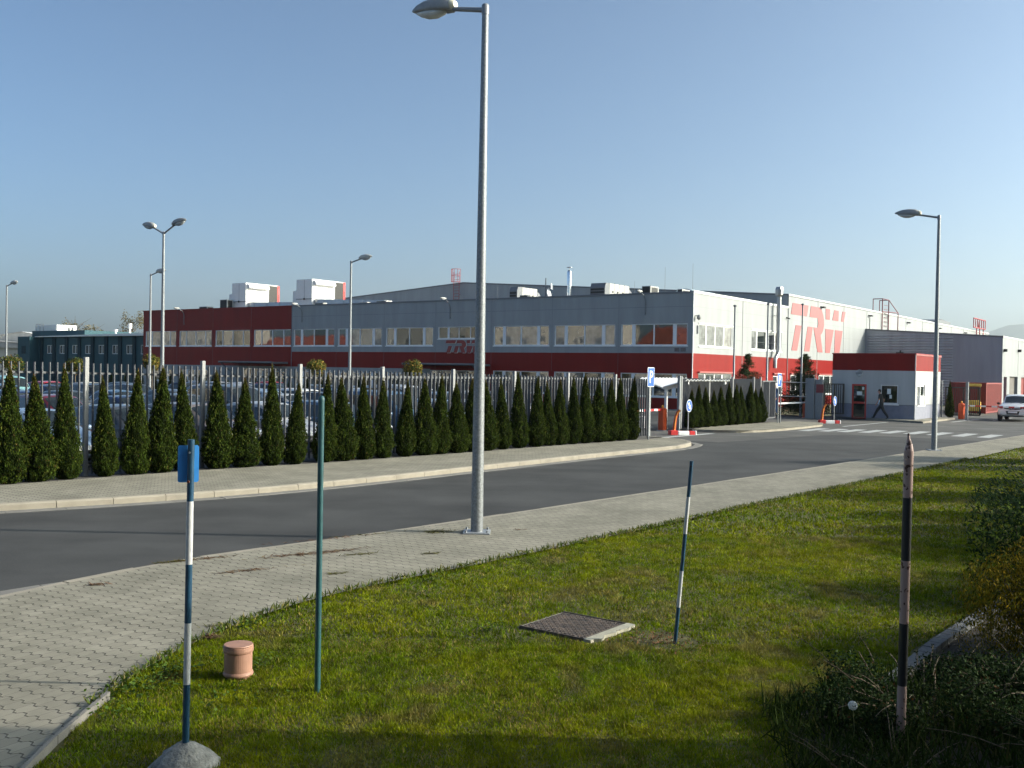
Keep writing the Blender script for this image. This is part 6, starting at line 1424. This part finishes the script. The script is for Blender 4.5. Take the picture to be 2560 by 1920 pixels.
# ================================================================== people
def person(label, loc, rot, pose, shirt, trousers, hair, sleeve, k=1.0):
    """one continuous skinned body (x forward, y left); clothes are zones of the same surface"""
    o = thing('person', label, 'person', loc, rot); P = pose; J = []; E = []; Z = []
    def add(par, p, r, zone):
        J.append((Vector(p), r if isinstance(r, tuple) else (r, r))); Z.append(zone)
        if par is not None: E.append((par, len(J)-1))
        return len(J)-1
    LN = P.get('lean', 0.)
    hip = add(None, (0,0,.95), (.155,.125), 2); wa = add(hip, (.01+LN*.2,0,1.10), (.15,.125), 1); ch = add(wa, (.02+LN*.6,0,1.28), (.185,.13), 1); sh = add(ch, (.02+LN,0,1.43), (.13,.095), 1)
    nk = add(sh, (.04+LN*1.15,0,1.51), .056, 0); jw = add(nk, (.065+LN*1.25,0,1.585), (.066,.066), 0); hd = add(jw, (.07+LN*1.3,0,1.67), (.088,.078), 0); add(hd, (.06+LN*1.3,0,1.745), (.06,.058), 0)
    for sgn, L in ((1, P['legL']), (-1, P['legR'])):
        h = add(hip, (.0, sgn*.105, .86), .115*k, 2); kn = add(h, L[0], .08*k, 2); a = add(kn, L[1], .062*k, 2); d = Vector(L[2])-Vector(L[1]); f0 = add(a, tuple(Vector(L[1])+Vector((0,0,-.05))), .045, 3); add(f0, L[2], .036, 3)
    for sgn, A in ((1, P['armL']), (-1, P['armR'])):
        s_ = add(sh, (.02+LN*.95, sgn*.2, 1.41), .072, 1); e0 = Vector(A[0]); m0 = J[s_][0].lerp(e0, .7); m = add(s_, tuple(m0), .058, 1); e = add(m, A[0], .046, 1 if sleeve == 'long' else 0); w = add(e, A[1], .032, 1 if sleeve == 'long' else 0)
        d = (Vector(A[1])-e0).normalized(); p = add(w, tuple(Vector(A[1])+d*.07), (.034,.02), 0); bb = Vector(A[1])+d*.10; x = Vector((1,0,0)); ln = (.052,.064,.060,.048)
        for q in range(4):
            f0 = add(p, tuple(bb+x*(.028-.0185*q)), .0095, 0); f1 = add(f0, tuple(bb+x*(.03-.02*q)+d*ln[q]*.6+Vector((.006,-.006*sgn,0))), .0088, 0); add(f1, tuple(bb+x*(.03-.02*q)+d*ln[q]+Vector((.006,-.020*sgn,0))), .0078, 0)
        t0 = add(w, tuple(Vector(A[1])+d*.045+x*.03), .0105, 0); add(t0, tuple(Vector(A[1])+d*.085+x*.05), .009, 0)
    me = bpy.data.meshes.new('body'); me.from_pydata([tuple(j[0]) for j in J], E, []); tmp = bpy.data.objects.new('body', me); COL.objects.link(tmp)
    tmp.modifiers.new('skin', 'SKIN').use_smooth_shade = True
    for i, j in enumerate(J): v = me.skin_vertices[0].data[i]; v.radius = j[1]; v.use_root = i == 0
    sb = tmp.modifiers.new('sub', 'SUBSURF'); sb.levels = 2
    dg = bpy.context.evaluated_depsgraph_get(); dg.update(); nm = bpy.data.meshes.new_from_object(tmp.evaluated_get(dg)); bpy.data.objects.remove(tmp)
    nm.materials.clear()
    for m in ('skin', shirt, trousers, 'black'): nm.materials.append(M[m])
    for p in nm.polygons:
        c = p.center; best = min(range(len(E)), key=lambda q: seg(c, J[E[q][0]][0], J[E[q][1]][0], J[E[q][1]][1][0])); z = Z[E[best][1]]
        if z == 2 and c.z > 1.0: z = 1
        p.material_index = z; p.use_smooth = True
    b = bpy.data.objects.new('body', nm); COL.objects.link(b); b.parent = o
    H = J[hd][0]; mb = MB(); mb.ell((H.x-.022,0,H.z+.05), (.092,.084,.085), 12, 8); mb.ell((H.x-.06,0,H.z-.0), (.05,.08,.09), 10, 8); mb.build('hair', hair, o)
    mb = MB(); mb.tube([(H.x+.075,0,H.z+.015),(H.x+.105,0,H.z-.022),(H.x+.08,0,H.z-.032)], [.010,.016,.008], 6); [mb.ell((H.x+.078,y,H.z+.018), (.012,.014,.009), 6, 4, 1) for y in (-.032,.032)]; mb.tube([(H.x+.07,-.025,H.z-.062),(H.x+.082,0,H.z-.064),(H.x+.07,.025,H.z-.062)], .006, 5, 2); [mb.ell((H.x,y,H.z-.01), (.022,.012,.032), 8, 5) for y in (-.085,.085)]; mb.build('face', ['skin','black','barred'], o)
    return o
def seg(c, a, b, r):
    ab = b-a; t = max(0, min(1, (c-a).dot(ab)/max(1e-9, ab.dot(ab)))); return (c-(a+ab*t)).length-r*.6
walk = dict(legL=[(.22,.10,.50),(.30,.10,.09),(.44,.10,.035)], legR=[(.02,-.10,.47),(-.42,-.10,.16),(-.36,-.10,.04)], armL=[(-.10,.24,1.14),(.04,.25,.92)], armR=[(.14,-.22,1.14),(.26,-.2,.95)])
walk['legL'] = [(-.14,.10,.50),(-.40,.10,.13),(-.27,.10,.045)]; walk['legR'] = [(.27,-.10,.52),(.47,-.10,.11),(.61,-.10,.085)]
walk['armL'] = [(.10,.26,1.15),(.22,.25,.94)]; walk['armR'] = [(-.08,-.26,1.15),(.0,-.25,.92)]; walk['lean'] = .06
o = person('person in dark clothes walking past the guardhouse window', st(62.75, 17.75, .12), AV+.05, walk, 'cloth_dark', 'cloth_navy', 'hair', 'short', 1.12)
mb = MB(); mb.hexa([(.10,.20,.92),(.13,.20,.92),(.13,.32,.92),(.10,.32,.92),(.06,.20,1.14),(.09,.20,1.14),(.09,.33,1.14),(.06,.33,1.14)]); tag(mb.build('blue_folder', mat('pale_blue_card', (.32,.5,.72)), None, o.location, o.rotation_euler.z), 'pale blue folder held at the side of the walking person', 'folder')
stand = dict(legL=[(.03,.11,.48),(0,.12,.08),(.13,.12,.035)], legR=[(.02,-.11,.48),(0,-.12,.08),(.13,-.12,.035)], armL=[(.04,.26,1.14),(.14,.24,.94)], armR=[(.06,-.26,1.14),(.18,-.2,.98)])
person('white haired person in a blue jacket standing among the shrubs by the second gate', st(57.6, 22.4, .38), ANG+PI-.5, stand, 'cloth_blue', 'cloth_blue', 'hairw', 'long')
# ================================================================== camera, sun, sky
f_px, W_, H_ = 2531.0, 2560.0, 1920.0
roll = math.atan(.0169); pitch = math.atan(33*math.cos(roll)/f_px)
fwd = Vector((0, math.cos(pitch), -math.sin(pitch))); r0 = Vector((1,0,0)); u0 = r0.cross(fwd)
R_ = r0*math.cos(roll)+u0*math.sin(roll); U_ = -r0*math.sin(roll)+u0*math.cos(roll)
cd = bpy.data.cameras.new('camera'); cam = bpy.data.objects.new('camera', cd); COL.objects.link(cam)
mw = Matrix((R_, U_, -fwd)).transposed().to_4x4(); mw.translation = Vector((0, 0, 2.65)); cam.matrix_world = mw
cd.sensor_width = 36; cd.sensor_fit = 'HORIZONTAL'; cd.lens = 36*f_px/W_; cd.clip_end = 30000; cd.clip_start = .05
S.camera = cam
EL = math.radians(24.2); AZX, AZY = math.cos(-.028), math.sin(-.028)     # towards the sun
sd = Vector((AZX*math.cos(EL), AZY*math.cos(EL), math.sin(EL)))
sl = bpy.data.lights.new('sun', 'SUN'); sl.energy = 3.4; sl.angle = math.radians(.53); sl.color = (1.0, .93, .80)
so = bpy.data.objects.new('sun', sl); COL.objects.link(so); so.rotation_euler = sd.to_track_quat('Z', 'Y').to_euler(); so.location = (60, -5, 60)
w = bpy.data.worlds.new('World'); S.world = w; w.use_nodes = True; nt = w.node_tree
bg = nt.nodes['Background']; sky = nt.nodes.new('ShaderNodeTexSky'); sky.sky_type = 'NISHITA'; sky.sun_disc = False
sky.sun_elevation = EL; sky.sun_rotation = math.atan2(AZX, AZY); sky.altitude = 0; sky.air_density = .6; sky.dust_density = 3.5; sky.ozone_density = .7
gm = nt.nodes.new('ShaderNodeGamma'); gm.inputs[1].default_value = 1.2; wb = nt.nodes.new('ShaderNodeMix'); wb.data_type = 'RGBA'; wb.blend_type = 'MULTIPLY'; wb.inputs[0].default_value = 1.; wb.inputs[7].default_value = (.86, 1.04, 1.04, 1)
nt.links.new(sky.outputs[0], gm.inputs[0]); nt.links.new(gm.outputs[0], wb.inputs[6]); nt.links.new(wb.outputs[2], bg.inputs['Color']); bg.inputs['Strength'].default_value = .09
S.view_settings.view_transform = 'Standard'; S.view_settings.look = 'None'; S.view_settings.exposure = .92; S.view_settings.gamma = 1.
S.view_settings.use_curve_mapping = False
S.render.engine = 'CYCLES'; S.cycles.use_denoising = True; S.cycles.max_bounces = 6; S.cycles.diffuse_bounces = 3; S.cycles.glossy_bounces = 3; S.cycles.transmission_bounces = 3; S.cycles.transparent_max_bounces = 6
S.cycles.caustics_reflective = False; S.cycles.caustics_refractive = False

# thin air haze in one closed box round camera and scene
mb = MB(); mb.box(-2800, 8600, -2800, 7600, -6, 560)
hz = bpy.data.materials.new('haze_air'); hz.use_nodes = True; hn = hz.node_tree
for q in list(hn.nodes):
    if q.type == 'BSDF_PRINCIPLED': hn.nodes.remove(q)
pv = hn.nodes.new('ShaderNodeVolumePrincipled'); pv.inputs['Color'].default_value = (.80, .90, 1.0, 1); pv.inputs['Density'].default_value = .0001; pv.inputs['Anisotropy'].default_value = .45
hn.links.new(pv.outputs[0], hn.nodes['Material Output'].inputs['Volume'])
o = mb.build('haze', hz); tag(o, kind='stuff')
S.cycles.volume_bounces = 0; S.cycles.volume_max_steps = 64
